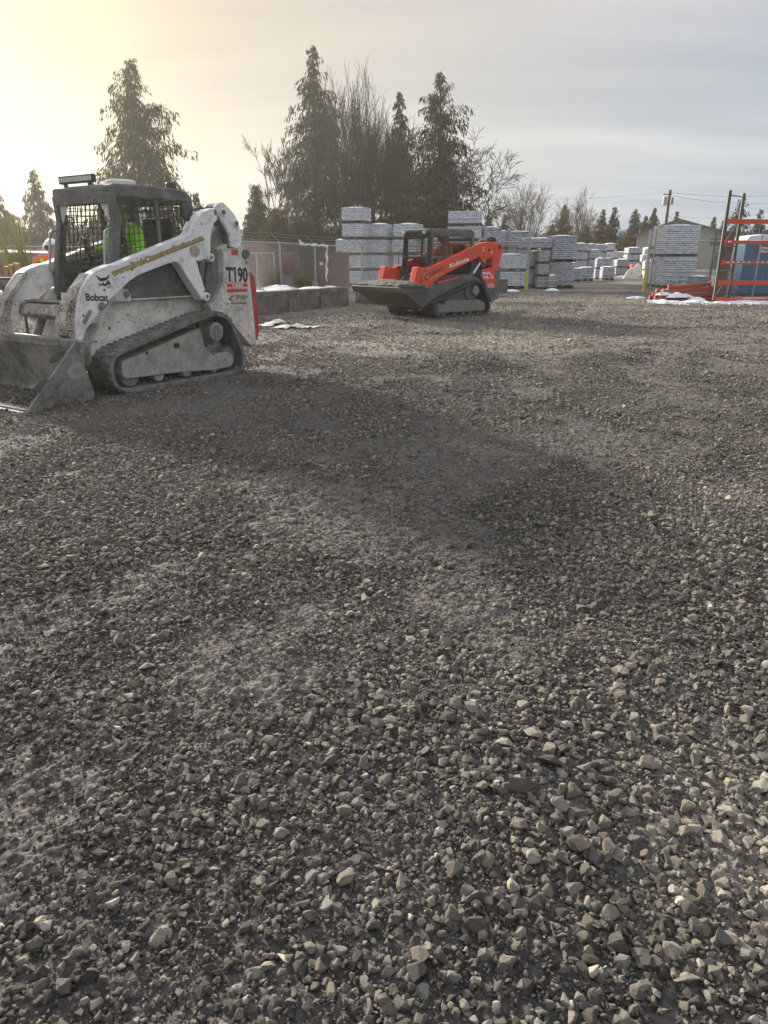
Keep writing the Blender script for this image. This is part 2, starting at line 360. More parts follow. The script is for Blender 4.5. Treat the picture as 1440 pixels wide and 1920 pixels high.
at_t = n.add('ShaderNodeAttribute', attribute_name='tan').outputs['Fac']; at_f = n.add('ShaderNodeAttribute', attribute_name='fines').outputs['Fac']
n1 = n.noise(tcg, 1.3, 5, .6); n2 = n.noise(tcg, 34, 6, .7); n3 = n.noise(tcg, 9, 5, .65)
vor = n.add('ShaderNodeTexVoronoi', i_Vector=tcg, i_Scale=48.0, feature='F1'); vor2 = n.add('ShaderNodeTexVoronoi', i_Vector=tcg, i_Scale=17.0, feature='F1')
base = n.mix(n2, (.030,.026,.024,1), (.13,.113,.104,1))
base = n.mix(n.math('MULTIPLY', at_f, n.ramp(n3, .2, .7)), base, (.155,.136,.120,1))
base = n.mix(n.math('MULTIPLY', n.math('MULTIPLY', at_t, n.ramp(n3, .25, .6)), .92), base, n.mix(n1, (.25,.21,.16,1), (.37,.325,.265,1)))
base = n.mix(.45, base, n.ramp(n.add('ShaderNodeSeparateXYZ', i_Vector=vor.outputs['Color']).outputs[0], 0, 1, (.12,.12,.12,1), (.85,.85,.85,1)), 'SOFT_LIGHT')
hh = n.math('ADD', n.math('MULTIPLY', vor.outputs['Distance'], -.8), n.math('ADD', n.math('MULTIPLY', n2, .9), n.math('MULTIPLY', vor2.outputs['Distance'], -1.1)))
n.out(base, .92, 0, n.bump(hh, .8, .022), .25)
ground = np_mesh('ground', V, Fq, mg, smooth=True); tag(ground, kind='structure')
for nm, val in (('tan', tan_(X_, Y_)), ('fines', fines(X_, Y_))):
    a = ground.data.attributes.new(nm, 'FLOAT', 'POINT'); vv = np.append(val.ravel(), 0).astype(np.float32); a.data.foreach_set('value', vv)
# ---------------------------------------------------------------- gravel (uncountable: stuff)
def rock_mat(name, dark, light, whites=True):
    m = bpy.data.materials.new(name); n = N(m)
    tone = n.add('ShaderNodeAttribute', attribute_name='tone', attribute_type='INSTANCER').outputs['Fac']
    tc = n.add('ShaderNodeTexCoord').outputs['Object']; rn = n.add('ShaderNodeObjectInfo').outputs['Random']
    c = n.mix(tone, c4(dark), c4(light))
    hue = n.mix(rn, (.95,.99,1.03,1), (1.08,1.0,.90,1)); c = n.mix(1.0, c, hue, 'MULTIPLY')
    sp = n.noise(tc, 5, 6, .75); c = n.mix(n.ramp(sp, .35, .7), n.mix(.5, c, (.05,.045,.04,1)), c)
    c = n.mix(n.ramp(n.noise(tc, 22, 3, .7), .60, .70), c, n.mix(.5, c, (.30,.28,.25,1)))
    n.out(c, .88, 0, n.bump(n.noise(tc, 7, 8, .75), .55, .12), .3)
    return m
ROCK = rock_mat('crushed_rock', (.050,.043,.037), (.84,.75,.62))
def rock_proto(i, sub):
    rg = np.random.default_rng(100+i)
    bm = bmesh.new(); k = {3: 15, 2: 11, 1: 8}[sub]
    P_0 = rg.normal(size=(k, 3)); P_0 /= np.linalg.norm(P_0, axis=1)[:, None]; P_0 *= rg.uniform(.72, 1.0, (k, 1))
    for p in P_0: bm.verts.new(p)
    r_ = bmesh.ops.convex_hull(bm, input=bm.verts[:]); bmesh.ops.delete(bm, geom=[g_ for g_ in bm.verts if not g_.link_faces], context='VERTS')
    if sub == 3:
        bmesh.ops.bevel(bm, geom=bm.edges[:], offset=.07, segments=2, affect='EDGES', profile=.6)
        bmesh.ops.triangulate(bm, faces=bm.faces[:])
        for v in bm.verts: v.co += Vector(rg.normal(size=3)*.012)
    elif sub == 2: bmesh.ops.bevel(bm, geom=bm.edges[:], offset=.06, segments=1, affect='EDGES')
    sc_ = Vector((rg.uniform(.85, 1.3), rg.uniform(.7, 1.0), rg.uniform(.5, .85)))
    for v in bm.verts: v.co = Vector((v.co.x*sc_.x, v.co.y*sc_.y, v.co.z*sc_.z))
    me = bpy.data.meshes.new('stone'); bm.to_mesh(me); bm.free(); me.materials.append(ROCK)
    return bpy.data.objects.new('stone', me)
def scatter(name, pos, rot, scl, tone, protos, label=None):
    pc = bpy.data.collections.new(name+'_kinds')
    for p in protos: pc.objects.link(p)
    me = bpy.data.meshes.new(name); k = len(pos); me.vertices.add(k); me.vertices.foreach_set('co', pos.astype(np.float32).ravel())
    for nm, ty, val, key in (('rot', 'FLOAT_VECTOR', rot, 'vector'), ('scl', 'FLOAT_VECTOR', scl, 'vector'), ('tone', 'FLOAT', tone, 'value'), ('idx', 'INT', RNG.integers(0, len(protos), k), 'value')):
        a = me.attributes.new(nm, ty, 'POINT'); a.data.foreach_set(key, np.ascontiguousarray(val, np.int32 if ty == 'INT' else np.float32).ravel())
    o = bpy.data.objects.new(name, me); COL.objects.link(o)
    ng = bpy.data.node_groups.new(name+'_nodes', 'GeometryNodeTree')
    ng.interface.new_socket('Geometry', in_out='INPUT', socket_type='NodeSocketGeometry'); ng.interface.new_socket('Geometry', in_out='OUTPUT', socket_type='NodeSocketGeometry')
    gi = ng.nodes.new('NodeGroupInput'); go = ng.nodes.new('NodeGroupOutput'); ip = ng.nodes.new('GeometryNodeInstanceOnPoints'); ci = ng.nodes.new('GeometryNodeCollectionInfo')
    ci.inputs['Collection'].default_value = pc; ci.inputs['Separate Children'].default_value = True; ci.inputs['Reset Children'].default_value = True
    L = ng.links; mp = ng.nodes.new('GeometryNodeMeshToPoints'); L.new(gi.outputs[0], mp.inputs['Mesh']); L.new(mp.outputs[0], ip.inputs['Points']); L.new(ci.outputs[0], ip.inputs['Instance']); ip.inputs['Pick Instance'].default_value = True
    for nm, ty, sk in (('rot', 'FLOAT_VECTOR', 'Rotation'), ('scl', 'FLOAT_VECTOR', 'Scale'), ('idx', 'INT', 'Instance Index')):
        na_ = ng.nodes.new('GeometryNodeInputNamedAttribute'); na_.data_type = ty; na_.inputs['Name'].default_value = nm; L.new(na_.outputs[0], ip.inputs[sk])
    L.new(ip.outputs[0], go.inputs[0])
    o.modifiers.new('scatter', 'NODES').node_group = ng; tag(o, kind='stuff', label=label); return o
def stones(name, dens, y0, y1, rmin, rmean, rsig, rmax, cover, fallp, seed, protos, keep_fines, label):
    """points in the part of the yard in front of the camera (with a wide margin at the sides), density per m2 falling with distance"""
    rg = np.random.default_rng(seed)
    yy = np.linspace(y0, y1, 400); wdt = 2.5*(yy*.52+.36); dn = dens*np.minimum(1, (fallp/np.maximum(yy, .1)))**1.0*wdt
    cdf = np.cumsum(dn); total = int(np.trapezoid(dn, yy) if hasattr(np, 'trapezoid') else np.trapz(dn, yy)); cdf = cdf/cdf[-1]
    y = np.interp(rg.random(total), cdf, yy); x = (rg.random(total)*2-1)*(2.5*(y*.52+.36))/2
    f = fines(x, y); k = rg.random(total) > f*keep_fines
    x, y, f = x[k], y[k], f[k]
    # no stones buried inside the tracks of the machines
    r = np.clip(rg.lognormal(math.log(rmean), rsig, len(x)), rmin, rmax)
    big = .75+.6*fbm(x/.5, y/.5, 3, 61); r = np.clip(r*big*(1-.25*f), rmin, rmax)
    r = r*(1+.25*sstep(y, 5, 14))*(1+.22*(1-sstep(y, 1.4, 2.6))*sstep(x, -.3, .5))*(.98 if rmin > .004 else 1)
    z = gh(x, y)+r*rg.uniform(-.15, .42, len(x))*(1-.35*f)+ (0.006 if rmin > .006 else .002)
    tilt = .55
    rot = np.stack([rg.normal(0, tilt, len(x)), rg.normal(0, tilt, len(x)), rg.random(len(x))*6.283], 1)
    scl = r[:, None]*rg.uniform(.85, 1.15, (len(x), 3))
    t = np.clip(rg.beta(1.5, 4.8, len(x))*.85+.05*sstep(y, 2.5, 5)+.20*(fbm(x/.8, y/.8, 3, 71)-.5)+.30*tan_(x, y)+cover-.05*(1-sstep(y, 1.2, 2.2)), 0.0, .9)  # tone rises with distance: sunlit glints of the middle yard put into stone colour
    t = np.where(rg.random(len(x)) < .012, rg.uniform(.6, 1.0, len(x)), t)
    return scatter(name, np.stack([x, y, z], 1), rot, scl, t, protos, label)
PB = [rock_proto(i, 3) for i in range(12)]; PS = [rock_proto(40+i, 2) for i in range(8)]; PT = [rock_proto(60+i, 1) for i in range(5)]
stones('gravel', 2500, .55, 16, .0055, .0112, .40, .034, .04, 3.6, 1, PB, .55, 'crushed grey rock strewn thickly over the yard')
stones('gravel', 7500, .55, 7.5, .0026, .0048, .30, .009, .02, 2.0, 2, PS, .15, 'fine crushed grit between the larger stones')
stones('gravel', 3000, 2.2, 10, .0035, .0058, .28, .009, .03, 4.0, 5, PT, .05, 'loose grit over the packed fines')
stones('gravel', 230, 15.5, 30, .010, .017, .3, .04, .06, 22, 4, PT, .35, 'coarse gravel spread around the orange loader')
stones('gravel', 45, 12, 30, .02, .026, .3, .06, .12, 22, 3, PS, .1, 'scattered pale stones on the dirt by the machines')
# ---------------------------------------------------------------- track loaders
class Machine:
    def __init__(s, name, label, cat, loc, th):
        s.o = Vector(loc); s.c, s.s = math.cos(th), math.sin(th)
        s.root = thing(name, label, cat, loc, th)
    def loc(s, v): return Vector((s.c*v.x+s.s*v.y, -s.s*v.x+s.c*v.y, v.z))
    def S(s, px, py, Y):       # a direction met by the machine's own plane y = Y  ->  (x, z)
        d = s.loc(ray(px, py)); o = s.loc(Vector((0, 0, CAM_H))-s.o); t = (Y-o.y)/d.y; q = o+d*t; return (q.x, q.z)
    def SS(s, pts, Y): return [s.S(p[0], p[1], Y) for p in pts]
    def plate(s, name, pts, Y, th, m, bevel=.006, mirror=False, parent=None, local=False, smooth=False, label=None):
        q = pts if local else s.SS(pts, Y); out = []
        for k in ((1, -1) if mirror else (1,)):
            o = MB().prism(q, k*Y, k*(Y-th)).build(name, m, parent or s.root, bevel=bevel, smooth=smooth); out.append(o)
            if label: o['label'] = label
        return out if mirror else out[0]
    def mb(s, mb, name, m, parent=None, **kw): return mb.build(name, m, parent or s.root, **kw)
def resample(pts, n):
    P = [Vector((p[0], p[1])) for p in pts]; P.append(P[0]); L = [0]
    for a, b in zip(P, P[1:]): L.append(L[-1]+(b-a).length)
    out = []; j = 0
    for i in range(n):
        t = L[-1]*i/n
        while L[j+1] < t: j += 1
        k = (t-L[j])/max(1e-9, L[j+1]-L[j]); out.append(P[j].lerp(P[j+1], k))
    return out, L[-1]
def offset_loop(pts, d):
    n = len(pts); out = []
    for i in range(n):
        t = (pts[(i+1) % n]-pts[i-1]).normalized(); out.append(pts[i]+Vector((-t.y, t.x))*d)
    return out
def rubber_track(mc, outline, ya, yb, m, lug=.020, thick=.045, side=1):
    """outline: (x,z) loop. belt with lugs all round"""
    pts, L = resample(smooth_poly(outline, 3), 90)
    area = sum(pts[i].x*pts[(i+1) % 90].y-pts[(i+1) % 90].x*pts[i].y for i in range(90))
    sg = 1 if area > 0 else -1            # left normal points inward when counter-clockwise
    inner = offset_loop(pts, sg*thick)
    t = MB().ring(pts, inner, side*ya, side*yb).build('track', m, mc.root, bevel=.004, smooth=False)
    nl = int(L/.085); c, _ = resample([(p.x, p.y) for p in pts], nl); mb = MB()
    for i in range(nl):
        tg = (c[(i+1) % nl]-c[i-1]).normalized(); nr_ = Vector((-tg.y, tg.x))*(-sg)
        for (u0, u1, sh) in ((0, .48, 0), (.52, 1, .5)):
            y0 = ya+(yb-ya)*u0; y1 = ya+(yb-ya)*u1; p = c[i]+tg*(sh*.085)
            a = [p-tg*.024, p+tg*.024, p+tg*.016+nr_*lug*.6, p-tg*.016+nr_*lug*.6]
            mb.prism([(q.x, q.y) for q in a], side*y0, side*y1)
    c2, _ = resample([(p.x, p.y) for p in offset_loop([Vector(q) for q in inner], sg*.012)], nl)
    for i in range(nl): mb.box((c2[i].x, side*(yb*.35+ya*.65), c2[i].y), (.03, .05, .035))
    mb.build('tread', m, t)
    return t
def grid_panel(corners, nu, nv, r):
    """wire grid between 4 corners a b c d (a->b along u, a->d along v)"""
    a, b, c, d = [Vector(p) for p in corners]; mb = MB()
    P = lambda u, v: a.lerp(b, u).lerp(d.lerp(c, u), v)
    for i in range(nu+1): mb.tube([P(i/nu, 0), P(i/nu, 1)], r, 4)
    for j in range(nv+1): mb.tube([P(0, j/nv), P(1, j/nv)], r, 4)
    return mb
def bar(a, b, w_, h_):
    """square bar from a to b"""
    a, b = Vector(a), Vector(b); d = b-a; q = d.to_track_quat('X', 'Z').to_matrix()
    return MB().box((a+b)/2, (d.length, w_, h_), q)
def hex_bolt(mb, c, r, h): mb.cyl(c, r, h, 'Y', 6)
def bucket(mc, prof, w_, m, m_in=None, cutter=True):
    """prof: (x,z) from the cutting lip, under the floor to the back corner, to the top rim; open towards the front"""
    b = bpy.data.objects.new('bucket', None)
    lip, back, top = prof; t = .02
    curve = [lip]
    mid = [(back[0]*.85+lip[0]*.15, back[1]*.85+lip[1]*.15), back, (back[0]*.9+top[0]*.1, back[1]*.85+top[1]*.15)]
    pts = smooth_poly([lip, mid[0], mid[1], mid[2], top], 0)
    # shell
    q = [lip, mid[0]]+[( (1-u)**2*mid[0][0]+2*u*(1-u)*mid[1][0]+u*u*mid[2][0], (1-u)**2*mid[0][1]+2*u*(1-u)*mid[1][1]+u*u*mid[2][1]) for u in (.25, .5, .75, 1)]+[top]
    Q = [Vector(p) for p in q]; nn = []
    for i, p in enumerate(Q):
        tg = (Q[min(i+1, len(Q)-1)]-Q[max(0, i-1)]).normalized(); nn.append(Vector((tg.y, -tg.x)))
    c0 = Vector(((lip[0]+top[0])/2, (lip[1]+top[1])/2)); sg = 1 if nn[3].dot(c0-Q[3]) > 0 else -1
    inn = [p+n_*sg*t for p, n_ in zip(Q, nn)]
    shell = MB().prism([tuple(p) for p in Q]+[tuple(p) for p in inn[::-1]], -w_/2, w_/2).build('bucket', m, mc.root, bevel=.004)
    for k in (-1, 1):
        MB().prism([tuple(p) for p in Q], k*w_/2, k*(w_/2+.018)).build('side_plate', m, shell, bevel=.003)
        e = [Vector(lip), Vector(top)]; dr = (e[1]-e[0]).normalized(); nrm = Vector((dr.y, -dr.x)); sgn = 1 if nrm.dot(c0-Q[3]) > 0 else -1
        a = [e[0]-dr*.02, e[1]+dr*.01, e[1]+dr*.01-nrm*sgn*.09, e[0]+dr*.05-nrm*sgn*.12]
        MB().prism([tuple(p) for p in a], k*(w_/2+.018), k*(w_/2+.034)).build('side_cutter', m, shell, bevel=.003)
    MB().box((top[0]-.015, 0, top[1]-.03), (.06, w_+.03, .09)).build('top_rim', m, shell, bevel=.01)
    d = (Vector(lip)-Vector(mid[0])).normalized()
    a = Vector(lip)-d*.12; nv = Vector((-d.y, d.x))*.014; b_ = Vector(lip)+d*.05
    MB().prism([tuple(a-nv*1.8), tuple(b_-nv*1.2), tuple(b_+nv*.2), tuple(a+nv*.8)], -w_/2-.02, w_/2+.02).build('cutting_edge', 'steel', shell, bevel=.002)
    return shell
# ================================================================ the white loader
B = Machine('track_loader', 'dirty white track loader with gold lettering on its arm and bucket on the ground', 'track loader', (-3.122, 9.142, -.01), math.radians(-123))
# --- tracks
tr_px = [(206, 688), (212, 722), (230, 737), (262, 735), (345, 722), (442, 704), (458, 694), (461, 678), (455, 650), (440, 610), (428, 592), (408, 584), (385, 590), (300, 625), (250, 645), (222, 657), (210, 672)]
trl = B.SS(tr_px, .84)
tz = min(p[1] for p in trl); trl = [(p[0], max(.0, p[1])) for p in trl]
for sd in (1, -1): rubber_track(B, trl, .50, .84, 'rubber', side=sd)
fr_px = [(229, 678), (300, 648), (373, 615), (380, 628), (384, 650), (401, 668), (405, 664), (430, 660), (437, 666), (439, 680), (433, 688), (400, 694), (330, 699), (235, 711), (228, 700)]
sp = B.S(407, 622, .80)
for sd in (1, -1):
    f = MB().prism(B.SS(fr_px, .78), sd*.78, sd*.56).build('track_frame', 'mud', B.root, bevel=.012)
    hx, hz = B.S(331, 648, .78); MB().box((hx, sd*.7825, hz), (.085, .006, .06)).build('inspection_hole', 'black', f, bevel=.002)
    hx, hz = B.S(275, 662, .78); MB().cyl((hx, sd*.7825, hz), .018, .006).build('bolt_hole', 'black', f)
    MB().cyl((sp[0], sd*.70, sp[1]), .115, .20, n=28).build('drive_motor', 'mud', B.root, bevel=.012)
    hub = MB().cyl((sp[0], sd*.805, sp[1]), .07, .012, n=20)
    for k in range(6): hex_bolt(hub, (sp[0]+.078*math.cos(k*1.047), sd*.803, sp[1]+.078*math.sin(k*1.047)), .012, .02)
    hub.build('hub_plate', 'mudg', B.root, bevel=.003)
    th_ = []
    for k in range(36):
        r = .20 if k % 3 == 1 else .165; th_.append((sp[0]+r*math.cos(k*PI/18), sp[1]+r*math.sin(k*PI/18)))
    MB().prism(th_, sd*.60, sd*.64).build('sprocket', 'mudg', B.root, bevel=.004)
    for px in ((298, 706), (350, 698), (402, 690)):
        c = B.S(px[0], px[1], .74); MB().cyl((c[0], sd*.70, max(c[1]+.02, .10)), .075, .10).build('roller', 'mud', B.root, bevel=.008)
    c = B.S(425, 668, .70); MB().cyl((c[0], sd*.68, c[1]), .12, .10).build('rear_idler', 'mudg', B.root, bevel=.01)
    c = B.S(236, 694, .70); MB().cyl((c[0]-.02, sd*.68, .19), .13, .12).build('front_idler', 'mudg', B.root, bevel=.01)
# --- chassis between the tracks
ch = [(1.02, .30), (.98, .52), (.80, .80), (.62, .985), (-1.40, .985), (-1.45, .35), (-1.2, .22), (.9, .22)]
B.plate('chassis', [(p[0], p[1]) for p in ch], .50, 1.0, 'white', bevel=.02, local=True)
# fender shelf and pivot bracket seen over the track
for sd in (1, -1):
    MB().box((-.15, sd*.535, .992), (1.75, .09, .014)).build('fender_ledge', 'white', B.root, bevel=.003)
    q = B.SS([(203, 566), (210, 548), (225, 540), (240, 543), (246, 553), (246, 566)], .60)
    o = MB().prism(q, sd*.60, sd*.53).build('pivot_bracket', 'white', B.root, bevel=.008)
    c = B.S(237, 552, .60); MB().cyl((c[0], sd*.605, c[1]), .035, .02).build('pivot_pin', 'char', o, bevel=.004)
# engine side cover behind the cab below the arm
for sd in (1, -1):
    MB().prism([(.55, 1.0), (.30, 1.28), (-.70, 1.50), (-1.25, 1.42), (-1.25, 1.0)], sd*.50, sd*.44).build('side_cover', 'char', B.root, bevel=.01)
    o = B.mb(grid_panel([(-.30, sd*.505, 1.12), (-.95, sd*.505, 1.12), (-.95, sd*.505, 1.36), (-.30, sd*.505, 1.27)], 16, 7, .004), 'side_grille', 'black')
    MB().box((-.35, sd*.505, 1.05), (1.5, .03, .03)).build('trim_strip', 'galvd', B.root, bevel=.004)
# --- loader arm, traced face at y=.70
arm_px = [(153, 669), (145, 640), (143, 600), (148, 560), (154, 540), (170, 515), (185, 505), (205, 497), (220, 495), (255, 480), (300, 461), (350, 441), (355, 436), (360, 424), (367, 411), (380, 398), (391, 392), (404, 390), (406, 400), (408, 412), (401, 419), (397, 430), (395, 450), (395, 468), (397, 478), (390, 486), (380, 487), (373, 490), (371, 497), (374, 510), (380, 528), (386, 548), (389, 556), (385, 564), (379, 562), (370, 548), (355, 525), (343, 505), (335, 494), (328, 490), (300, 500), (262, 515), (243, 527), (222, 548), (205, 563), (199, 572), (190, 580), (176, 600), (162, 618), (157, 632), (154, 655)]
arm_l = B.SS(arm_px, .70)
for sd in (1, -1):
    o = MB().prism(arm_l, sd*.70, sd*.56).build('loader_arm', 'arm', B.root, bevel=.008)
    slot = B.SS([(167, 580), (173, 584), (160, 609), (154, 603)], .70)
    MB().prism(slot, sd*.702, sd*.706).build('arm_slot', 'mudg', o, bevel=.002)
    c = B.S(190, 574, .70); MB().cyl((c[0], sd*.71, c[1]), .042, .03).cyl((c[0], sd*.72, c[1]), .022, .03, n=6).build('pivot_boss', 'galvd', o, bevel=.004)
    for px in ((393, 483), (385, 556)):
        c = B.S(px[0], px[1], .70); MB().cyl((c[0], sd*.70, c[1]), .05, .07).build('pin_boss', 'arm', o, bevel=.006); MB().cyl((c[0], sd*.725, c[1]), .027, .03, n=12).build('pin', 'galvd', o, bevel=.004)
    # worn round pad on the arm
    c = B.S(365, 471, .70); q = smooth_poly([(c[0]+.085*math.cos(a)*(1+.12*math.sin(3*a)), c[1]+.07*math.sin(a)) for a in [k*PI/5 for k in range(10)]], 2)
    MB().prism(q, sd*.700, sd*.703).build('worn_pad', 'mud', o)
    # front wear strip
    st = B.SS([(146, 640), (128, 630), (124, 605), (133, 570), (152, 540), (172, 512), (178, 516), (160, 545), (147, 570), (143, 600)], .70)
    MB().prism([(p[0]+.0, p[1]) for p in st], sd*.66, sd*.50).build('arm_nose', 'chipped', o, bevel=.008)
# cross member between the arms, with step plate
x0, z0 = B.S(150, 570, .60)
cm = MB().prism([(x0-.02, z0-.03), (x0+.02, z0-.14), (x0-.10, z0-.20), (x0-.26, z0-.10), (x0-.20, z0+.02)], -.56, .56).build('cross_member', 'chipped', B.root, bevel=.02)
MB().box((x0-.09, -.02, z0+.005), (.13, .86, .014), Matrix.Rotation(.05, 3, 'Y')).build('step_plate', 'steel', cm, bevel=.002)
# tilt cylinders and coupler behind the bucket
for sd in (1, -1):
    MB().tube([(x0-.22, sd*.30, z0-.02), (x0+.10, sd*.30, .42)], .045, 14).build('tilt_cylinder', 'steel', B.root)
    MB().tube([(x0-.02, sd*.30, .50), (x0+.14, sd*.30, .33)], .024, 12).build('cylinder_rod', 'bright', B.root)
MB().box((1.14, 0, .40), (.06, 1.1, .40), Matrix.Rotation(-.15, 3, 'Y')).build('coupler_plate', 'mud', B.root, bevel=.01)
# --- bucket
lip = B.S(45, 767, .86); bk = B.S(178, 748, .86); tp = B.S(125, 643, .86)
bkt = bucket(B, ((lip[0], .02), (bk[0], .02), (tp[0]-.08, tp[1]+.01)), 1.74, 'steel')
MB().box((tp[0]-.22, 0, tp[1]-.02), (.30, 1.70, .02)).build('bucket_top', 'steel', bkt, bevel=.004)
for q_, m_ in (([(52, 735), (88, 706), (113, 727), (98, 733), (70, 737)], 'steeld'), ([(88, 676), (112, 656), (126, 660), (100, 684)], 'steeld'), ([(120, 690), (150, 672), (160, 700), (138, 716)], 'mud')):
    MB().prism(smooth_poly(B.SS(q_, .889), 1), .8885, .8900).build('scuff_mark', m_, bkt)
cr = RNG.random((900, 2)); bp = np.stack([1.42+.55*cr[:, 0], -.84+1.68*cr[:, 1], np.full(900, .055)], 1)
ca, sa_ = math.cos(math.radians(-123)), math.sin(math.radians(-123))
wp = np.stack([B.o.x+ca*bp[:, 0]-sa_*bp[:, 1], B.o.y+sa_*bp[:, 0]+ca*bp[:, 1], B.o.z+bp[:, 2]], 1)
scatter('gravel', wp, RNG.random((900, 3))*6.28, RNG.uniform(.010, .028, (900, 1))*RNG.uniform(.8, 1.2, (900, 3)), RNG.beta(2, 6, 900)*.6, PS, 'loose stones left in the white loader bucket')
# --- rear towers and tailgate
tow_px = [(414, 466), (419, 476), (420, 500), (419, 528), (412, 550), (402, 566), (392, 572), (400, 590), (430, 600), (470, 648), (480, 644), (479, 620), (476, 585), (471, 540), (467, 500), (465, 478), (462, 466), (452, 459), (440, 456), (425, 458)]
link_px = [(404, 386), (410, 380), (418, 379), (428, 388), (440, 402), (448, 418), (452, 440), (453, 462), (444, 466), (434, 462), (432, 442), (424, 425), (413, 408), (405, 396)]
for sd in (1, -1):
    t = MB().prism(B.SS(tow_px, .66), sd*.66, sd*.52).build('tower', 'white', B.root, bevel=.012)
    # inner leg of the tower: curved channel and lift cylinder
    ch_px = [(397, 440), (412, 420), (422, 436), (424, 470), (421, 530), (412, 556), (398, 572), (383, 566), (388, 552), (398, 525), (400, 490)]
    MB().prism(B.SS(ch_px, .56), sd*.56, sd*.42).build('tower_leg', 'mudg', B.root, bevel=.015)
    a = B.S(392, 485, .62); b = B.S(386, 560, .62)
    MB().tube([(a[0], sd*.62, a[1]), (b[0], sd*.62, b[1])], .045, 14).build('control_link', 'char', B.root)
    l = MB().prism(B.SS(link_px, .70), sd*.70, sd*.655).build('rear_link', 'arm', B.root, bevel=.008); lk_c = B.SS(link_px, .70); gx = sum(p[0] for p in lk_c)/len(lk_c); gz = sum(p[1] for p in lk_c)/len(lk_c)
    MB().prism([(gx+(p[0]-gx)*.97, gz+(p[1]-gz)*.97) for p in lk_c], sd*.653, sd*.50).build('link_web', 'char', l, bevel=.01)
    for px in ((417, 398), (441, 419)):
        c = B.S(px[0], px[1], .70); MB().cyl((c[0], sd*.705, c[1]), .045, .03).build('link_boss', 'arm', l, bevel=.005); MB().cyl((c[0], sd*.72, c[1]), .028, .03, n=8).build('link_pin', 'char', l, bevel=.003)
    c = B.S(459, 476, .66); MB().cyl((c[0], sd*.675, c[1]), .058, .04).build('tower_pin', 'char', t, bevel=.01)
xr = B.S(478, 600, .66)[0]
MB().prism([(-.62, .98), (-.72, 1.42), (xr+.25, 1.36), (xr+.06, 1.15), (xr+.05, .42), (-1.1, .35)], -.52, .52).build('engine_housing', 'white', B.root, bevel=.03)
MB().prism([(xr+.03, 1.28), (xr-.06, 1.24), (xr-.10, 1.1), (xr-.12, .50), (xr-.06, .36), (xr+.03, .36)], -.64, .64).build('tailgate', 'red', B.root, bevel=.03)
MB().box((xr-.02, 0, .33), (.10, 1.2, .10)).build('rear_bumper', 'white', B.root, bevel=.02)
# --- cab
zt = 2.20; HW = .53
cab = [(.47, zt), (.50, zt-.03), (.50, zt-.10), (.44, zt-.13), (-.52, zt-.13), (-.58, zt-.15), (-.66, zt-.16), (-.66, zt-.09), (-.60, zt-.02), (-.45, zt+.005), (.1, zt+.015)]
roof = MB().prism(cab, -HW, HW).build('cab_roof', 'char', B.root, bevel=.025, seg=3)
for sd in (1, -1):
    pp = [(.48, zt-.08), (.44, zt-.12), (.40, zt-.35), (.54, 1.15), (.56, 1.05), (.66, 1.05), (.63, 1.3), (.50, zt-.34), (.515, zt-.10)]
    MB().prism(pp, sd*HW, sd*(HW-.085)).build('front_pillar', 'char', B.root, bevel=.015)
    MB().prism([(-.50, zt-.14), (-.66, zt-.14), (-.70, 1.70), (-.72, 1.45), (-.60, 1.45), (-.57, 1.70)], sd*HW, sd*(HW-.06)).build('rear_pillar', 'char', B.root, bevel=.012)
    MB().prism([(.48, 1.40), (.54, 1.0), (-.68, 1.0), (-.68, 1.56)], sd*(HW-.01), sd*(HW-.035)).build('lower_side_panel', 'char', B.root, bevel=.004)
    MB().box((-.12, sd*(HW-.03), 1.70), (.05, .03, .75)).build('window_post', 'char', B.root, bevel=.004)
    B.mb(grid_panel([(.45, sd*(HW-.02), 1.38), (-.58, sd*(HW-.02), 1.50), (-.55, sd*(HW-.02), zt-.14), (.42, sd*(HW-.02), zt-.14)], 15, 9, .0055), 'side_screen', 'black')
    # corner gussets and handrails in front of the pillars
    MB().prism([(sd*.46, zt-.14), (sd*.24, zt-.14), (sd*.44, zt-.40)], .47, .478, ax=0).build('roof_gusset', 'white', B.root, bevel=.002)
    MB().tube([(.50, sd*.50, 1.74), (.58, sd*.50, 1.74), (.62, sd*.50, 1.71), (.68, sd*.50, 1.32), (.64, sd*.50, 1.22)], .014, 8).build('grab_rail', 'galv', B.root, smooth=True)
MB().box((.47, 0, zt-.14), (.07, 2*HW-.10, .11)).build('front_header', 'char', B.root, bevel=.01)
B.mb(grid_panel([(-.60, -.47, 1.45), (-.60, .47, 1.45), (-.58, .47, zt-.15), (-.58, -.47, zt-.15)], 12, 9, .0055), 'rear_screen', 'black')
B.mb(grid_panel([(.585, -.44, 1.28), (.585, .44, 1.28), (.45, .44, zt-.20), (.45, -.44, zt-.20)], 12, 12, .0058), 'front_screen', 'black')
MB().box((-.62, 0, 1.28), (.05, .98, .34)).build('rear_panel', 'char', B.root, bevel=.006)
MB().box((-.30, 0, 1.20), (.46, .50, .14)).build('seat', 'seat', B.root, bevel=.05, seg=3)
MB().prism([(-.44, 1.22), (-.58, 1.24), (-.60, 1.88), (-.52, 1.92), (-.47, 1.80)], -.24, .24).build('seat_back', 'seat', B.root, bevel=.05, seg=3)
MB().box((0, 0, 1.02), (1.15, .95, .05)).build('cab_floor', 'black', B.root)
for sd in (1, -1):
    MB().box((.10, sd*.36, 1.24), (.45, .12, .30)).build('control_pod', 'black', B.root, bevel=.03)
    MB().tube([(.22, sd*.36, 1.38), (.26, sd*.36, 1.56)], .016, 8).tube([(.26, sd*.36, 1.55), (.27, sd*.355, 1.66)], [.03, .026], 10).build('joystick', 'black', B.root)
MB().prism([(.60, 1.12), (.66, 1.12), (.74, .80), (.62, .80)], -.44, .44).build('front_sill', 'black', B.root, bevel=.01)
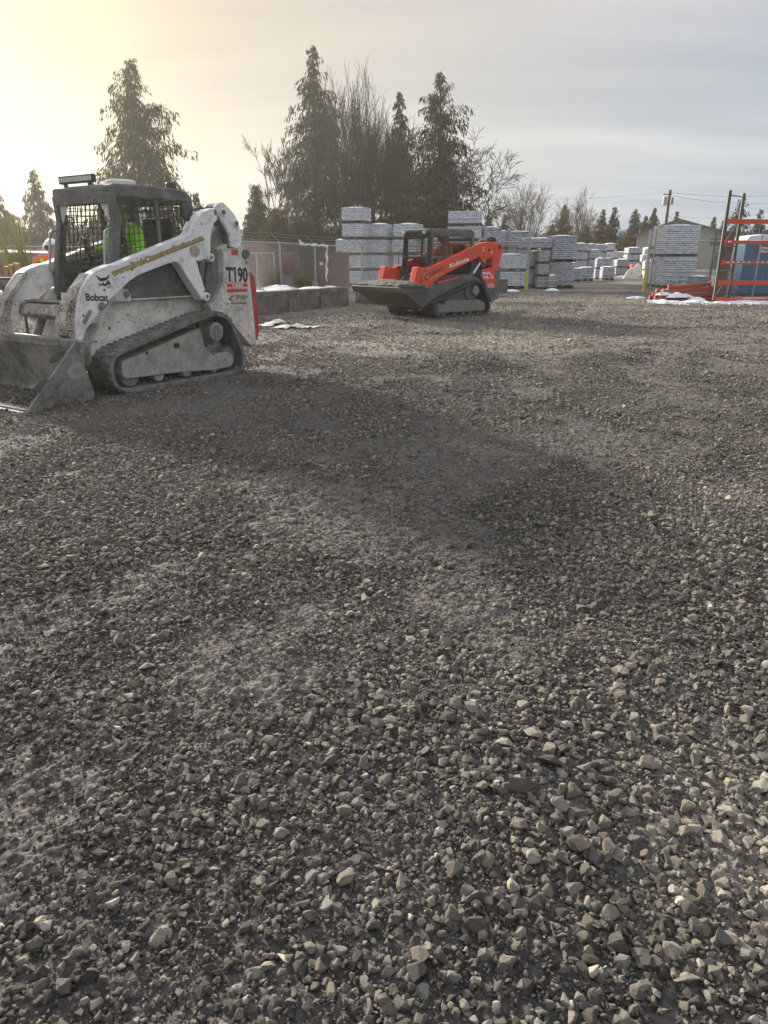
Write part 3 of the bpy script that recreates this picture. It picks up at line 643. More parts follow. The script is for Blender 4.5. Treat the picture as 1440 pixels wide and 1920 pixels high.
MB().box((.78, 0, .80), (.30, .92, .10)).build('front_deck', 'white', B.root, bevel=.02)
MB().box((.80, .25, .853), (.10, .34, .006)).build('grip_strip', 'mudg', B.root)
o = MB().prism([(-.32, .93), (-.20, .93), (-.20, 1.06), (-.32, 1.06)], .705, .71, ax=0).build('safety_label', 'paper', B.root)
MB().prism([(.14, .93), (.26, .93), (.26, 1.10), (.14, 1.10)], .705, .71, ax=0).build('safety_label', 'paper', B.root)
# light bar, beacons
lb = MB().box((.42, -.14, zt+.075), (.06, .62, .085)).build('light_bar', 'black', B.root, bevel=.012)
for k in range(14): MB().box((.453, -.14-.28+.56*k/13, zt+.075), (.006, .032, .05)).build('lamp_cell', 'bright', lb, bevel=.004)
for y in (-.36, .08): MB().box((.42, y, zt+.02), (.03, .04, .06)).build('bracket', 'char', lb)
MB().cyl((.02, .10, zt+.05), .17, .07, 'Z', 28).build('work_beacon', 'lens', B.root, bevel=.02)
bc = MB().cyl((-.55, .30, zt+.03), .075, .13, 'Z', 20, .06).build('rear_beacon', 'black', B.root, bevel=.015)
e = MB(); e.cyl((.48, .05, 1.20), .035, .10, 'Y', 14).cyl((.50, -.04, 1.20), .045, .07, 'X', 14); e.build('orange_cap', 'safety_orange', B.root, bevel=.01)
# --- writing on the white loader
def on_face(mc, s_, pa, pb, hpx, Y, m, name='lettering', **kw):
    """letters from one traced point to another on the machine's side face"""
    a = mc.S(pa[0], pa[1], Y); b = mc.S(pb[0], pb[1], Y); t = mc.S(pa[0], pa[1]-hpx, Y); h = abs(t[1]-a[1])
    dx, dz = b[0]-a[0], b[1]-a[1]; L = math.hypot(dx, dz); up = (dz/L, 0, -dx/L) if dx < 0 else (-dz/L, 0, dx/L)
    if up[2] < 0: up = (-up[0], 0, -up[2])
    off = kw.pop('off', .003); par = kw.pop('parent', mc.root)
    return lettering(name, s_, (a[0], Y+off, a[1]), (b[0], Y+off, b[1]), up, h*kw.pop('hs', 1.0), m, par, **kw)
on_face(B, 'www.JirehConstructioninc.com', (210, 518), (382, 449), 11, .70, 'decal_black', off=.003, bold=.09, hs=1.0)
on_face(B, 'www.JirehConstructioninc.com', (211, 517.5), (381, 448.5), 10.6, .70, 'decal_gold', off=.006, bold=.035, hs=1)
on_face(B, 'Bobcat', (161, 563.5), (203, 564.5), 14, .70, 'decal_black', bold=.035)
# cat head emblem: brow with two ears, mask, muzzle
E_ = lambda pts, nm='emblem': MB().prism(B.SS([(120+u/7.383, 480+v/7.383) for u, v in pts], .70), .7035, .701).build(nm, 'decal_black', B.root)
E_([(438, 258), (480, 290), (500, 305), (535, 300), (570, 298), (600, 285), (628, 250), (622, 300), (600, 325), (560, 345), (530, 345), (500, 350), (478, 335), (462, 300)])
E_([(478, 372), (500, 388), (528, 385), (530, 360), (548, 362), (552, 385), (580, 378), (595, 345), (612, 332), (650, 385), (632, 398), (600, 400), (570, 418), (548, 420), (540, 400), (520, 405), (515, 420), (495, 405), (480, 392)])
E_([(540, 460), (560, 455), (577, 462), (570, 482), (552, 484), (540, 475)])
for u, v in ((470, 405), (478, 415), (600, 425), (618, 418), (632, 410)): E_([(u, v), (u+4, v), (u+12, v+26), (u+8, v+26)])
T9 = lambda u, v: (340+u/8.35, 370+v/8.35)
on_face(B, 'T190', T9(705, 1318), T9(1040, 1322), 27.5, .66, 'decal_black', bold=.035)
MB().prism(B.SS([T9(812, 1090), T9(835, 1090), T9(800, 1160), T9(795, 1135)], .66), .6645, .6625).build('lettering', 'decal_black', B.root)
def patch(mc, pts, Y, m, name='decal', off=.002): return MB().prism(mc.SS(pts, Y), Y+off, Y+off-.0015).build(name, m, mc.root)
patch(B, [T9(718, 1350), T9(1034, 1345), T9(1036, 1400), T9(718, 1408)], .66, 'decal_red')
patch(B, [T9(718, 1433), T9(1034, 1428), T9(1036, 1482), T9(718, 1490)], .66, 'decal_red')
on_face(B, 'TURBO', T9(790, 1400), T9(965, 1396), 5, .66, 'decal_white', bold=.03, off=.004)
on_face(B, 'JIREH', T9(840, 1590), T9(1032, 1585), 7.5, .66, 'decal_black', bold=.01)
patch(B, [T9(845, 1603), T9(1018, 1597), T9(1020, 1612), T9(845, 1620)], .66, 'decal_gold')
patch(B, [T9(835, 1530), T9(785, 1545), T9(740, 1590), T9(760, 1615), T9(835, 1625), T9(790, 1605), T9(778, 1588), T9(800, 1562)], .66, 'decal_black')
patch(B, [T9(830, 1550), T9(800, 1572), T9(790, 1590), T9(812, 1612), T9(775, 1600), T9(765, 1588), T9(790, 1560)], .66, 'decal_gold', off=.003)
on_face(B, '425-737-8355', T9(776, 1675), T9(1016, 1672), 4.2, .66, 'decal_black', bold=.02)
patch(B, [T9(780, 820), T9(885, 820), T9(885, 905), T9(780, 905)], .66, 'decal_red')
# grease and scrape marks with a shape of their own
def stain(cx, cy, r, Y, seed, st=1.0):
    rg = random.Random(seed); c = B.S(cx, cy, Y); q = []
    for k in range(11):
        a = 2*PI*k/11; rr_ = r*rg.uniform(.45, 1.2); q.append((c[0]+rr_*math.cos(a)*st, c[1]+rr_*math.sin(a)))
    return MB().prism(smooth_poly(q, 1), Y+.0016, Y+.0004)
for i, (cx, cy, r, Y, st) in enumerate(((404, 398, .045, .70, .5), (372, 492, .030, .70, 1.4), (446, 458, .05, .66, 1.6), (428, 462, .035, .66, 1), (462, 492, .03, .66, .5), (396, 476, .03, .70, .8), (384, 548, .03, .70, .7), (455, 505, .012, .66, 1), (425, 570, .015, .66, 1.2), (432, 596, .02, .66, .8), (300, 480, .010, .70, 3), (268, 492, .009, .70, 4), (232, 520, .008, .70, 3), (176, 545, .010, .70, 1), (156, 592, .018, .70, .8), (378, 420, .010, .70, 2), (362, 432, .008, .70, 1.5), (457, 560, .012, .66, 1.4), (446, 610, .018, .66, 1), (466, 630, .02, .66, .8), (240, 590, .012, .50, 1), (262, 598, .010, .50, 1.3), (222, 604, .014, .50, .9), (300, 583, .010, .50, 1.2), (275, 608, .012, .50, 1), (330, 590, .014, .50, .8), (205, 615, .03, .50, .7))):
    stain(cx, cy, r, Y, i, st).build('grease_stain', 'grease', B.root)
# stickers on the cab floor sill, hose along the arm
for sd in (1, -1):
    MB().tube([(-.50, sd*.60, 1.86), (-.62, sd*.55, 1.98), (-.80, sd*.52, 2.02), (-1.0, sd*.52, 1.98)], .014, 8).build('hose', 'black', B.root, smooth=True)
# ================================================================ the orange loader
K = Machine('track_loader', 'orange and charcoal track loader carrying a raised bucket full of gravel', 'track loader', (1.40, 19.43, -.01), math.radians(-139))
z3 = lambda u, v: (640+u/4.5, 380+v/4.5)
z5 = lambda u, v: (760+u/7.579, 490+v/7.579)
z6 = lambda u, v: (830+u/12., 430+v/12.)
trk = K.SS([z3(768, 880), z3(775, 925), z3(800, 968), z3(850, 975), z3(1190, 950), z3(1240, 925), z3(1260, 880), z3(1240, 790), z3(1205, 700), z3(1180, 668), z3(1145, 660), z3(1090, 675), z3(960, 745), z3(840, 800), z3(785, 840)], .84)
trk = [(p[0], max(0, p[1])) for p in trk]
spk = K.S(*z5(1005, 415), .80)
for sd in (1, -1):
    rubber_track(K, trk, .50, .84, 'rubberd', side=sd)
    q = K.SS([z5(465, 625), z5(555, 620), z5(600, 560), z5(1060, 545), z5(1130, 590), z5(1135, 680), z5(1100, 700), z5(465, 735)], .78)
    MB().prism(q, sd*.78, sd*.56).build('track_frame', 'mudg', K.root, bevel=.015)
    q = K.SS([z5(480, 560), z5(880, 370), z5(900, 520), z5(1050, 550), z5(600, 570)], .62)
    MB().prism(q, sd*.62, sd*.55).build('undercarriage_plate', 'char', K.root, bevel=.01)
    th_ = []
    for k in range(42):
        r = .235 if k % 3 == 1 else .20; th_.append((spk[0]+.04+r*math.cos(k*PI/21), spk[1]-.02+r*math.sin(k*PI/21)))
    MB().prism(th_, sd*.62, sd*.67).build('sprocket', 'mudg', K.root, bevel=.004)
    MB().cyl((spk[0], sd*.73, spk[1]), .12, .16, n=24).build('drive_motor', 'mudg', K.root, bevel=.01)
    for u in (540, 700, 820, 920, 1040):
        c = K.S(*z5(u, 740), .74); MB().cyl((c[0], sd*.70, .10), .07, .10).build('roller', 'char', K.root, bevel=.006)
    c = K.S(*z5(470, 640), .70); MB().cyl((c[0], sd*.68, .22), .15, .10).build('front_idler', 'mudg', K.root, bevel=.01)
# chassis and the fender rising over the track
K.plate('chassis', [(.95, .30), (.95, .62), (.75, .86), (.30, 1.0), (-1.35, 1.05), (-1.5, .38), (.8, .25)], .50, 1.0, 'char', bevel=.02, local=True)
fen = K.SS([z5(260, 570), z5(300, 420), z5(360, 320), z5(460, 300), z5(640, 260), z5(860, 205), z5(960, 200), z5(1050, 225), z5(1110, 290), z5(1060, 290), z5(960, 280), z5(780, 370), z5(540, 490), z5(420, 560), z5(380, 640), z5(300, 650)], .72)
for sd in (1, -1): MB().prism(fen, sd*.66, sd*.46).build('fender', 'char', K.root, bevel=.015)
rp = K.SS([z5(465, 295), z5(770, 218), z5(775, 245), z5(480, 322)], .72)
for sd in (1, -1): MB().prism(rp, sd*.70, sd*.64).build('step_rail', 'orange', K.root, bevel=.006)
# rear body
rb = K.SS([z5(1060, 200), z5(1110, 150), z5(1340, 60), z5(1335, 520), z5(1230, 580), z5(1180, 480), z5(1120, 330)], .66)
for sd in (1, -1):
    MB().prism(rb, sd*.66, sd*.48).build('rear_fender', 'char', K.root, bevel=.02)
    q = K.SS([z6(880, 900), z6(1140, 840), z6(1280, 830), z6(1282, 905), z6(1150, 960), z6(1220, 1300), z6(1000, 1300), z6(900, 1080)], .66)
    o = MB().prism(q, sd*.672, sd*.655).build('rear_panel', 'orange', K.root, bevel=.004)
xk = K.S(*z5(1335, 300), .66)[0]
MB().prism([(-.70, 1.0), (-.75, 1.45), (xk+.2, 1.32), (xk+.02, 1.1), (xk+.02, .45), (-1.2, .40)], -.50, .50).build('engine_housing', 'char', K.root, bevel=.03)
MB().prism([(xk+.03, 1.25), (xk-.06, 1.20), (xk-.08, .50), (xk+.03, .42)], -.62, .62).build('tailgate', 'black', K.root, bevel=.03)
# arms
ka = K.SS([z5(125, 350), z5(200, 80), z5(235, 80), z5(265, 100), z5(500, 60), z3(900, 490), z3(1050, 410), z3(1120, 380), z3(1180, 345), z3(1250, 328), z3(1295, 332), z3(1290, 400), z3(1285, 450), z3(1270, 465), z3(1180, 472), z3(1160, 455), z3(1100, 490), z3(960, 560), z3(840, 620), z3(770, 680), z3(745, 720), z3(690, 722)], .70)
ka = K.SS([z3(672, 715), z3(680, 640), z3(668, 560), z3(690, 550), z3(740, 552), z3(790, 535), z3(850, 505), z3(900, 480), z3(1050, 405), z3(1120, 372), z3(1180, 342), z3(1250, 328), z3(1295, 334), z3(1292, 400), z3(1284, 450), z3(1265, 465), z3(1180, 472), z3(1160, 457), z3(1100, 490), z3(960, 560), z3(840, 625), z3(770, 680), z3(735, 722)], .70)
kn = K.SS([z3(605, 705), z3(645, 545), z3(665, 540), z3(682, 560), z3(676, 640), z3(655, 708)], .68)
kl = K.SS([z3(1290, 345), z3(1320, 338), z3(1352, 348), z3(1366, 370), z3(1358, 410), z3(1345, 470), z3(1325, 530), z3(1268, 535), z3(1280, 470), z3(1292, 400)], .70)
for sd in (1, -1):
    o = MB().prism(ka, sd*.70, sd*.56).build('loader_arm', 'orange', K.root, bevel=.008)
    MB().prism(kn, sd*.68, sd*.50).build('arm_nose', 'orange', o, bevel=.008)
    c = K.S(*z3(715, 570), .70); MB().cyl((c[0], sd*.71, c[1]), .04, .03).build('pin_boss', 'orange', o, bevel=.004)
    c = K.S(*z3(1247, 397), .70); MB().cyl((c[0], sd*.702, c[1]), .035, .01).build('pin_hole', 'black', o)
    l = MB().prism(kl, sd*.705, sd*.58).build('rear_link', 'orange', K.root, bevel=.01)
    c = K.S(*z3(1333, 375), .70); MB().cyl((c[0], sd*.71, c[1]), .05, .03).build('link_pin', 'red_tank', l, bevel=.006)
    a = K.S(*z3(1190, 480), .60); b = K.S(*z3(1215, 560), .60)
    MB().tube([(a[0]+.35, sd*.60, a[1]-.35), (a[0], sd*.60, a[1]+.02)], .04, 12).build('lift_cylinder', 'bright', K.root)
    MB().tube([(a[0]+.9, sd*.52, a[1]-.62), (a[0]+.35, sd*.60, a[1]-.35)], .06, 12).build('cylinder_barrel', 'char', K.root)
    q = K.SS([z3(1170, 475), z3(1270, 468), z3(1262, 525), z3(1190, 550)], .58)
    MB().prism(q, sd*.58, sd*.46).build('tower', 'char', K.root, bevel=.01)
    q = K.SS([z6(860, 668), z6(1010, 668), z6(960, 790)], .70); MB().prism(q, sd*.69, sd*.60).build('arm_gusset', 'orange', o, bevel=.004)
hm = smooth_poly([(-1.05, 1.74), (-1.12, 1.95), (-1.32, 1.97), (-1.48, 1.85), (-1.50, 1.70)], 2)
cx_, cz_ = K.S(*z3(1240, 325), .45); hm = [(cx_+.20*math.cos(k*PI/10), cz_-.02+.13*math.sin(k*PI/10)) for k in range(11)]
MB().prism(hm, .30, .58).build('hose_guard', 'black', K.root, bevel=.02)
# cab
ct = 2.09; KH = .47
MB().prism([(.84, ct-.10), (.86, ct-.02), (.80, ct), (-.70, ct+.01), (-.80, ct-.05), (-.82, ct-.14), (.3, ct-.12)], -KH, KH).build('cab_roof', 'char', K.root, bevel=.025, seg=3)
for sd in (1, -1):
    MB().prism([(.80, ct-.10), (.72, ct-.10), (.78, 1.0), (.88, 1.0)], sd*KH, sd*(KH-.07)).build('front_pillar', 'black', K.root, bevel=.012)
    sw = [(.72, ct-.08), (-.80, ct-.08), (-.80, 1.0), (.80, 1.0)]
    # side frame with two openings
    for a_, b_, zz0, zz1 in ((.72, .67, 1.0, ct-.1), (-.72, -.80, 1.0, ct-.1)): MB().box(((a_+b_)/2, sd*(KH-.03), (zz0+zz1)/2), (abs(a_-b_), .06, zz1-zz0)).build('side_post', 'char', K.root, bevel=.01)
    MB().box((0, sd*(KH-.03), 1.42), (1.44, .05, .06)).build('belt_rail', 'char', K.root, bevel=.008)
    MB().box((-.05, sd*(KH-.03), ct-.14), (1.4, .05, .08)).build('window_header', 'char', K.root, bevel=.02)
    MB().box((.18, sd*(KH-.03), 1.70), (.05, .045, .60)).build('window_post', 'char', K.root, bevel=.02)
    K.mb(grid_panel([(.62, sd*(KH-.04), 1.08), (-.70, sd*(KH-.04), 1.08), (-.70, sd*(KH-.04), ct-.2), (.62, sd*(KH-.04), ct-.2)], 17, 12, .0065), 'side_screen', 'black')
    MB().tube([(.84, sd*.50, 1.62), (.92, sd*.50, 1.56), (.94, sd*.50, 1.20), (.88, sd*.50, 1.10)], .012, 8).build('grab_rail', 'black', K.root)
    MB().box((.87, sd*.36, ct-.09), (.05, .09, .07)).build('work_light', 'bright', K.root, bevel=.012)
MB().box((.82, 0, ct-.16), (.05, .84, .10)).build('front_header', 'black', K.root, bevel=.01)
MB().box((.84, 0, 1.42), (.03, .84, .05)).build('door_rail', 'black', K.root, bevel=.006)
K.mb(grid_panel([(-.76, -.42, 1.15), (-.76, .42, 1.15), (-.76, .42, ct-.18), (-.76, -.42, ct-.18)], 11, 11, .0065), 'rear_screen', 'black')
MB().prism([(.80, 1.02), (.90, 1.02), (.96, .78), (.80, .78)], -.44, .44).build('front_sill', 'black', K.root, bevel=.01)
MB().box((-.45, 0, 1.10), (.50, .50, .14)).build('seat', 'seat', K.root, bevel=.05, seg=3)
MB().prism([(-.58, 1.14), (-.70, 1.14), (-.74, 1.72), (-.66, 1.76), (-.60, 1.6)], -.23, .23).build('seat_back', 'seat', K.root, bevel=.05, seg=3)
MB().box((0, 0, .98), (1.5, .9, .05)).build('cab_floor', 'black', K.root)
for sd in (1, -1): MB().tube([(.15, sd*.33, 1.0), (.20, sd*.33, 1.40)], [.04, .03], 10).build('joystick', 'black', K.root)
xq, zq = K.S(*z3(640, 700), .6)
MB().box((xq-.10, 0, zq+.02), (.14, 1.1, .16)).build('cross_member', 'orange', K.root, bevel=.02)
# bucket with gravel
lk = K.S(*z3(490, 725), .86); bb_ = K.S(*z3(690, 905), .86); tk = K.S(*z3(722, 725), .86)
kb = bucket(K, (lk, bb_, tk), 1.74, 'steeld')
for sd in (1, -1): MB().tube([(tk[0]-.35, sd*.32, tk[1]+.25), (tk[0]-.03, sd*.32, tk[1]-.1)], .045, 12).build('tilt_cylinder', 'char', K.root)
hx0, hx1 = tk[0]+.02, lk[0]-.06
def heap(u, v):
    x = hx0+(hx1-hx0)*u; y = -.84+1.68*v
    e = (math.sin(PI*min(1, max(0, u)))**.6)*(math.sin(PI*v)**.45)
    zz_ = (tk[1]-.06)+(lk[1]-tk[1])*u+.03+.11*e*(.6+.8*float(fbm(np.array(x*3.), np.array(y*2.2), 3, 5)))+.05*float(fbm(np.array(x*14.), np.array(y*14.), 3, 6))-.02
    return (x, y, zz_)
MH = bpy.data.materials.new('damp_gravel'); n = N(MH); tc = n.add('ShaderNodeTexCoord').outputs['Object']; vv = n.add('ShaderNodeTexVoronoi', i_Vector=tc, i_Scale=32.0)
hc = n.mix(n.noise(tc, 60, 4), (.05,.045,.04,1), (.20,.18,.16,1)); n.out(hc, .9, 0, n.bump(n.math('ADD', vv.outputs['Distance'], n.noise(tc, 50, 4)), .9, .03))
hp = MB().grid(heap, 50, 70)
hp = hp.build('gravel_heap', MH, None, smooth=True); hp.location = K.o; hp.rotation_euler = (0, 0, math.radians(-139)); HP = hp
hm_ = RNG.random((2600, 2)); hpv = []
for u_, v_ in hm_: hpv.append(heap(.03+.94*u_, .02+.96*v_))
hpv = np.array(hpv); ca, sa_ = math.cos(math.radians(-139)), math.sin(math.radians(-139))
wp = np.stack([K.o.x+ca*hpv[:, 0]-sa_*hpv[:, 1], K.o.y+sa_*hpv[:, 0]+ca*hpv[:, 1], K.o.z+hpv[:, 2]+.012], 1)
scatter('gravel', wp, RNG.random((2600, 3))*6.28, RNG.uniform(.012, .036, (2600, 1))*RNG.uniform(.8, 1.2, (2600, 3)), RNG.beta(2, 6, 2600)*.6+.02, PS, 'loose stones on the gravel mound in the orange loader bucket')
tag(hp, 'mound of dark gravel lying in the raised bucket of the orange loader', 'gravel heap')
so_ = hp.modifiers.new('s', 'SOLIDIFY'); so_.thickness = .10; so_.offset = -1
on_face(K, 'Kubota', z3(915, 550), z3(1078, 487), 7.6, .70, 'decal_white', bold=.03, shear=.0)
on_face(K, '2', z6(885, 482), z6(942, 482), 8.5, .70, 'decal_yellow', bold=.02)
on_face(K, 'SVL', z6(885, 1018), z6(1115, 1014), 4.8, .672, 'decal_white', bold=.035, shear=-.25)
on_face(K, '75-2', z6(912, 1112), z6(1145, 1100), 5.0, .672, 'decal_white', bold=.035, shear=-.25)
on_face(K, 'JIREH', z5(345, 215), z5(540, 115), 7.0, .70, 'decal_black', bold=.01)
def kp(pts, m, off=.002): return patch(K, [z5(*p) for p in pts], .70, m, off=off)
kp([(345, 170), (300, 195), (275, 240), (290, 270), (345, 262), (305, 245), (300, 225), (325, 200)], 'decal_black')
kp([(340, 190), (318, 212), (312, 232), (330, 248), (300, 240), (300, 222), (320, 200)], 'decal_yellow', .003)
kp([(350, 245), (510, 165), (512, 178), (352, 258)], 'decal_gold')
patch(K, [z6(1070, 510), z6(1135, 490), z6(1130, 540), z6(1080, 540)], .70, 'decal_yellow')
kst = MB()
for k in range(5): kst.box((K.S(*z6(1080, 1225+k*22), .672)[0], .674, K.S(*z6(1080, 1225+k*22), .672)[1]), (.26, .003, .008))
kst.build('stripe_decal', 'decal_white', K.root)
# ---------------------------------------------------------------- people
def skin_mesh(name, verts, edges, radii, m, parent, root=0, sub=1, shade=True):
    me = bpy.data.meshes.new(name); me.from_pydata([tuple(v) for v in verts], edges, [])
    o = bpy.data.objects.new(name, me); sc.collection.objects.link(o)
    s_ = o.modifiers.new('k', 'SKIN'); sv = me.skin_vertices[0].data
    for i, r in enumerate(radii): sv[i].radius = r if isinstance(r, tuple) else (r, r); sv[i].use_root = (i == root)
    s_.use_smooth_shade = True
    if sub: b = o.modifiers.new('s', 'SUBSURF'); b.levels = b.render_levels = sub
    dg = bpy.context.evaluated_depsgraph_get(); me2 = bpy.data.meshes.new_from_object(o.evaluated_get(dg)); bpy.data.objects.remove(o)
    me2.name = name; me2.materials.clear(); me2.materials.append(M[m]); r = bpy.data.objects.new(name, me2); COL.objects.link(r); r.parent = parent
    for p in me2.polygons: p.use_smooth = True
    return r
def person(label, loc, rz, J, top, bottom, hatm=None, group=None, hood=None, vest_v=True):
    """J: joints in the person's own space, x forward, y left, z up"""
    root = thing('person', label, 'person', loc, rz, group)
    V, E, Rr = [], [], []
    def v(p, r): V.append(Vector(p)); Rr.append(r); return len(V)-1
    pel = v(J['pelvis'], (.15, .11)); sp = v(J['spine'], (.145, .105)); chs = v(J['chest'], (.165, .115)); nk0 = v(J['neck'], .065); nk = v(Vector(J['neck']).lerp(Vector(J['head']), .45), .055)
    hd = Vector(J['head']); up = (hd-Vector(J['neck'])).normalized()
    h1 = v(hd-up*.03, (.075, .085)); h2 = v(hd+up*.05, (.082, .098)); h3 = v(hd+up*.12, (.05, .06))
    E += [(pel, sp), (sp, chs), (chs, nk0), (nk0, nk), (nk, h1), (h1, h2), (h2, h3)]
    arms = []
    for sd, k in ((1, 'l'), (-1, 'r')):
        sh = v(J['sh_'+k], .07); el = v(J['el_'+k], .045); wr = v(J['wr_'+k], .030); E += [(chs, sh), (sh, el), (el, wr)]
        dr = (Vector(J['wr_'+k])-Vector(J['el_'+k])).normalized(); pm = v(Vector(J['wr_'+k])+dr*.05, (.036, .018)); E.append((wr, pm))
        side = dr.cross(Vector((0, 0, 1))); side = side.normalized() if side.length > .1 else Vector((0, 1, 0)); nm = side.cross(dr)
        for q, ln in zip((-.027, -.009, .009, .027), (.072, .082, .078, .062)):
            a = v(Vector(J['wr_'+k])+dr*.09+side*q, .010); b = v(Vector(J['wr_'+k])+dr*(.09+ln*.5)+side*q*1.1-nm*.012, .009); c = v(Vector(J['wr_'+k])+dr*(.09+ln*.8)+side*q*1.1-nm*.038, .008); E += [(pm, a), (a, b), (b, c)]
        a = v(Vector(J['wr_'+k])+dr*.045+side*.045*sd, .011); b = v(Vector(J['wr_'+k])+dr*.08+side*.058*sd-nm*.02, .009); E += [(pm, a), (a, b)]
        hp = v(J['hip_'+k], .095); kn = v(J['kn_'+k], .062); an = v(J['an_'+k], .042); t_ = Vector(J['an_'+k]); ft = v(t_+Vector((.13, 0, -.05)), (.045, .03)); E += [(pel, hp), (hp, kn), (kn, an), (an, ft)]
    skin_mesh('body', V, E, Rr, 'skin', root, sub=2)
    fw = Vector(J.get('face', (1, 0, 0))).normalized(); lf = up.cross(fw)
    f = MB(); f.tube([hd+fw*.085+up*.045, hd+fw*.108+up*.005], [.010, .018], 8).build('nose', 'skin', root, smooth=True)
    for sd in (1, -1):
        MB().tube([hd+fw*.082+lf*sd*.032+up*.035, hd+fw*.088+lf*sd*.032+up*.035], .012, 8).build('eye', 'black', root)
        MB().tube([hd+lf*sd*.078+up*.03, hd+lf*sd*.095+up*.03-fw*.01], [.03, .022], 8).build('ear', 'skin', root, smooth=True)
    MB().tube([hd+fw*.083-lf*.025-up*.03, hd+fw*.090-up*.032, hd+fw*.083+lf*.025-up*.03], .006, 6).build('mouth', 'hiorange' if False else 'skin', root)
    # clothes follow the body
    V, E, Rr = [], [], []
    pel = v(Vector(J['pelvis'])+Vector((0, 0, .04)), (.175, .135)); sp = v(J['spine'], (.165, .125)); chs = v(J['chest'], (.19, .135)); nk0 = v(Vector(J['neck'])-up*.01, .09); E += [(pel, sp), (sp, chs), (chs, nk0)]
    for k in 'lr':
        sh = v(J['sh_'+k], .088); el = v(J['el_'+k], .064); wr = v(Vector(J['wr_'+k]).lerp(Vector(J['el_'+k]), .08), .048); E += [(chs, sh), (sh, el), (el, wr)]
    jk = skin_mesh('jacket', V, E, Rr, top, root, sub=2)
    V, E, Rr = [], [], []
    pel = v(Vector(J['pelvis'])-Vector((0, 0, .01)), (.165, .13))
    for k in 'lr':
        hp = v(J['hip_'+k], .112); kn = v(J['kn_'+k], .080); an = v(Vector(J['an_'+k])+Vector((0, 0, .03)), .065); E += [(pel, hp), (hp, kn), (kn, an)]
    skin_mesh('trousers', V, E, Rr, bottom, root, sub=2)
    for k in 'lr':
        t_ = Vector(J['an_'+k]); MB().tube([t_+Vector((-.06, 0, -.04)), t_+Vector((.05, 0, -.05)), t_+Vector((.16, 0, -.065)), t_+Vector((.20, 0, -.068))], [.055, .058, .045, .02], 10).build('boot', 'black', root, smooth=True)
    def cap(name, m, r0, z0, z1, k=1.0):
        mb = MB(); q = []
        for i in range(7):
            a = PI/2*i/6; q.append((r0*math.cos(a), z0+(z1-z0)*math.sin(a)))
        n_ = 18; o_ = len(mb.v)
        for r, zz_ in q:
            for j in range(n_):
                b = 2*PI*j/n_; mb.v.append(tuple(hd+fw*(r*1.12*math.cos(b)-.008)+lf*(r*.96*math.sin(b))+up*zz_))
        mb.f += [(i*n_+j, i*n_+(j+1) % n_, (i+1)*n_+(j+1) % n_, (i+1)*n_+j) for i in range(6) for j in range(n_)]
        return mb.build(name, m, root, smooth=True)
    if hatm:
        h = cap('hard_hat', hatm, .118, .075, .20)
        MB().tube([hd+fw*.05+up*.078, hd+fw*.17+up*.068], [.10, .06], 14).build('brim', hatm, h)
        for sd in (1, -1): MB().tube([hd+lf*sd*.08+up*.03, hd+lf*sd*.12+up*.03], .04, 12).build('ear_defender', 'black', h)
    else:
        cap('hair', 'hair', .105, .035, .165)
    if hood: cap('hood', hood, .122, -.06, .185)
    return root, jk
sit = dict(pelvis=(-.20, 0, 1.35), spine=(-.16, 0, 1.52), chest=(-.07, .02, 1.70), neck=(0, .03, 1.80), head=(.07, .05, 1.90), face=(.62, .70, -.35),
    sh_l=(-.06, .20, 1.73), el_l=(.02, .34, 1.50), wr_l=(.20, .34, 1.55), sh_r=(-.06, -.20, 1.73), el_r=(.02, -.34, 1.50), wr_r=(.20, -.34, 1.55),
    hip_l=(-.15, .10, 1.33), kn_l=(.30, .14, 1.36), an_l=(.40, .14, 1.06), hip_r=(-.15, -.10, 1.33), kn_r=(.30, -.14, 1.36), an_r=(.40, -.14, 1.06))
bx = Vector(B.o)
r1, jk = person('operator in lime hi-vis vest leaning over the controls in the white loader cab', bx, math.radians(-123), sit, 'hivis', 'navy', hood='hoody')
MB().prism([(-.03, 1.80), (.06, 1.80), (.095, 1.70), (.03, 1.48), (-.01, 1.60)], .02, .07).build('vest_opening', 'navy', r1)
MB().tube([(.03, .13, 1.78), (.10, .15, 1.62), (.02, .15, 1.45)], .022, 6).build('reflective_band', 'refl', r1)
MB().tube([(.03, -.10, 1.78), (.10, -.12, 1.62), (.02, -.12, 1.45)], .022, 6).build('reflective_band', 'refl', r1)
sit2 = {k: (tuple(Vector(p)+Vector((-.12, 0, -.10))) if k != 'face' else (1, .2, -.1)) for k, p in sit.items()}
sit2.update(head=(-.10, .0, 1.86), neck=(-.18, 0, 1.74), chest=(-.22, 0, 1.62), sh_l=(-.22, .2, 1.64), sh_r=(-.22, -.2, 1.64), spine=(-.26, 0, 1.42), pelvis=(-.30, 0, 1.26))
person('operator in orange work clothes seated inside the orange loader cab', Vector(K.o), math.radians(-139), sit2, 'rustcloth', 'rustcloth', hood='rustcloth')
pw = at(94, 452, 13.8)
st = dict(pelvis=(0, 0, .98), spine=(0, 0, 1.16), chest=(.01, 0, 1.36), neck=(.01, 0, 1.48), head=(.02, 0, 1.57), face=(.6, .75, -.1),
    sh_l=(0, .22, 1.42), el_l=(.04, .40, 1.18), wr_l=(.20, .36, .98), sh_r=(0, -.20, 1.42), el_r=(.05, -.31, 1.15), wr_r=(.22, -.25, 1.0),
    hip_l=(0, .10, .93), kn_l=(.02, .12, .50), an_l=(0, .14, .10), hip_r=(0, -.10, .93), kn_r=(.02, -.12, .50), an_r=(0, -.14, .10))
r3, jk = person('worker in orange shirt, lime vest and white hard hat standing behind the white loader', (pw.x, 13.8, -.02), math.radians(100), st, 'hiorange', 'navy', hatm='hat')
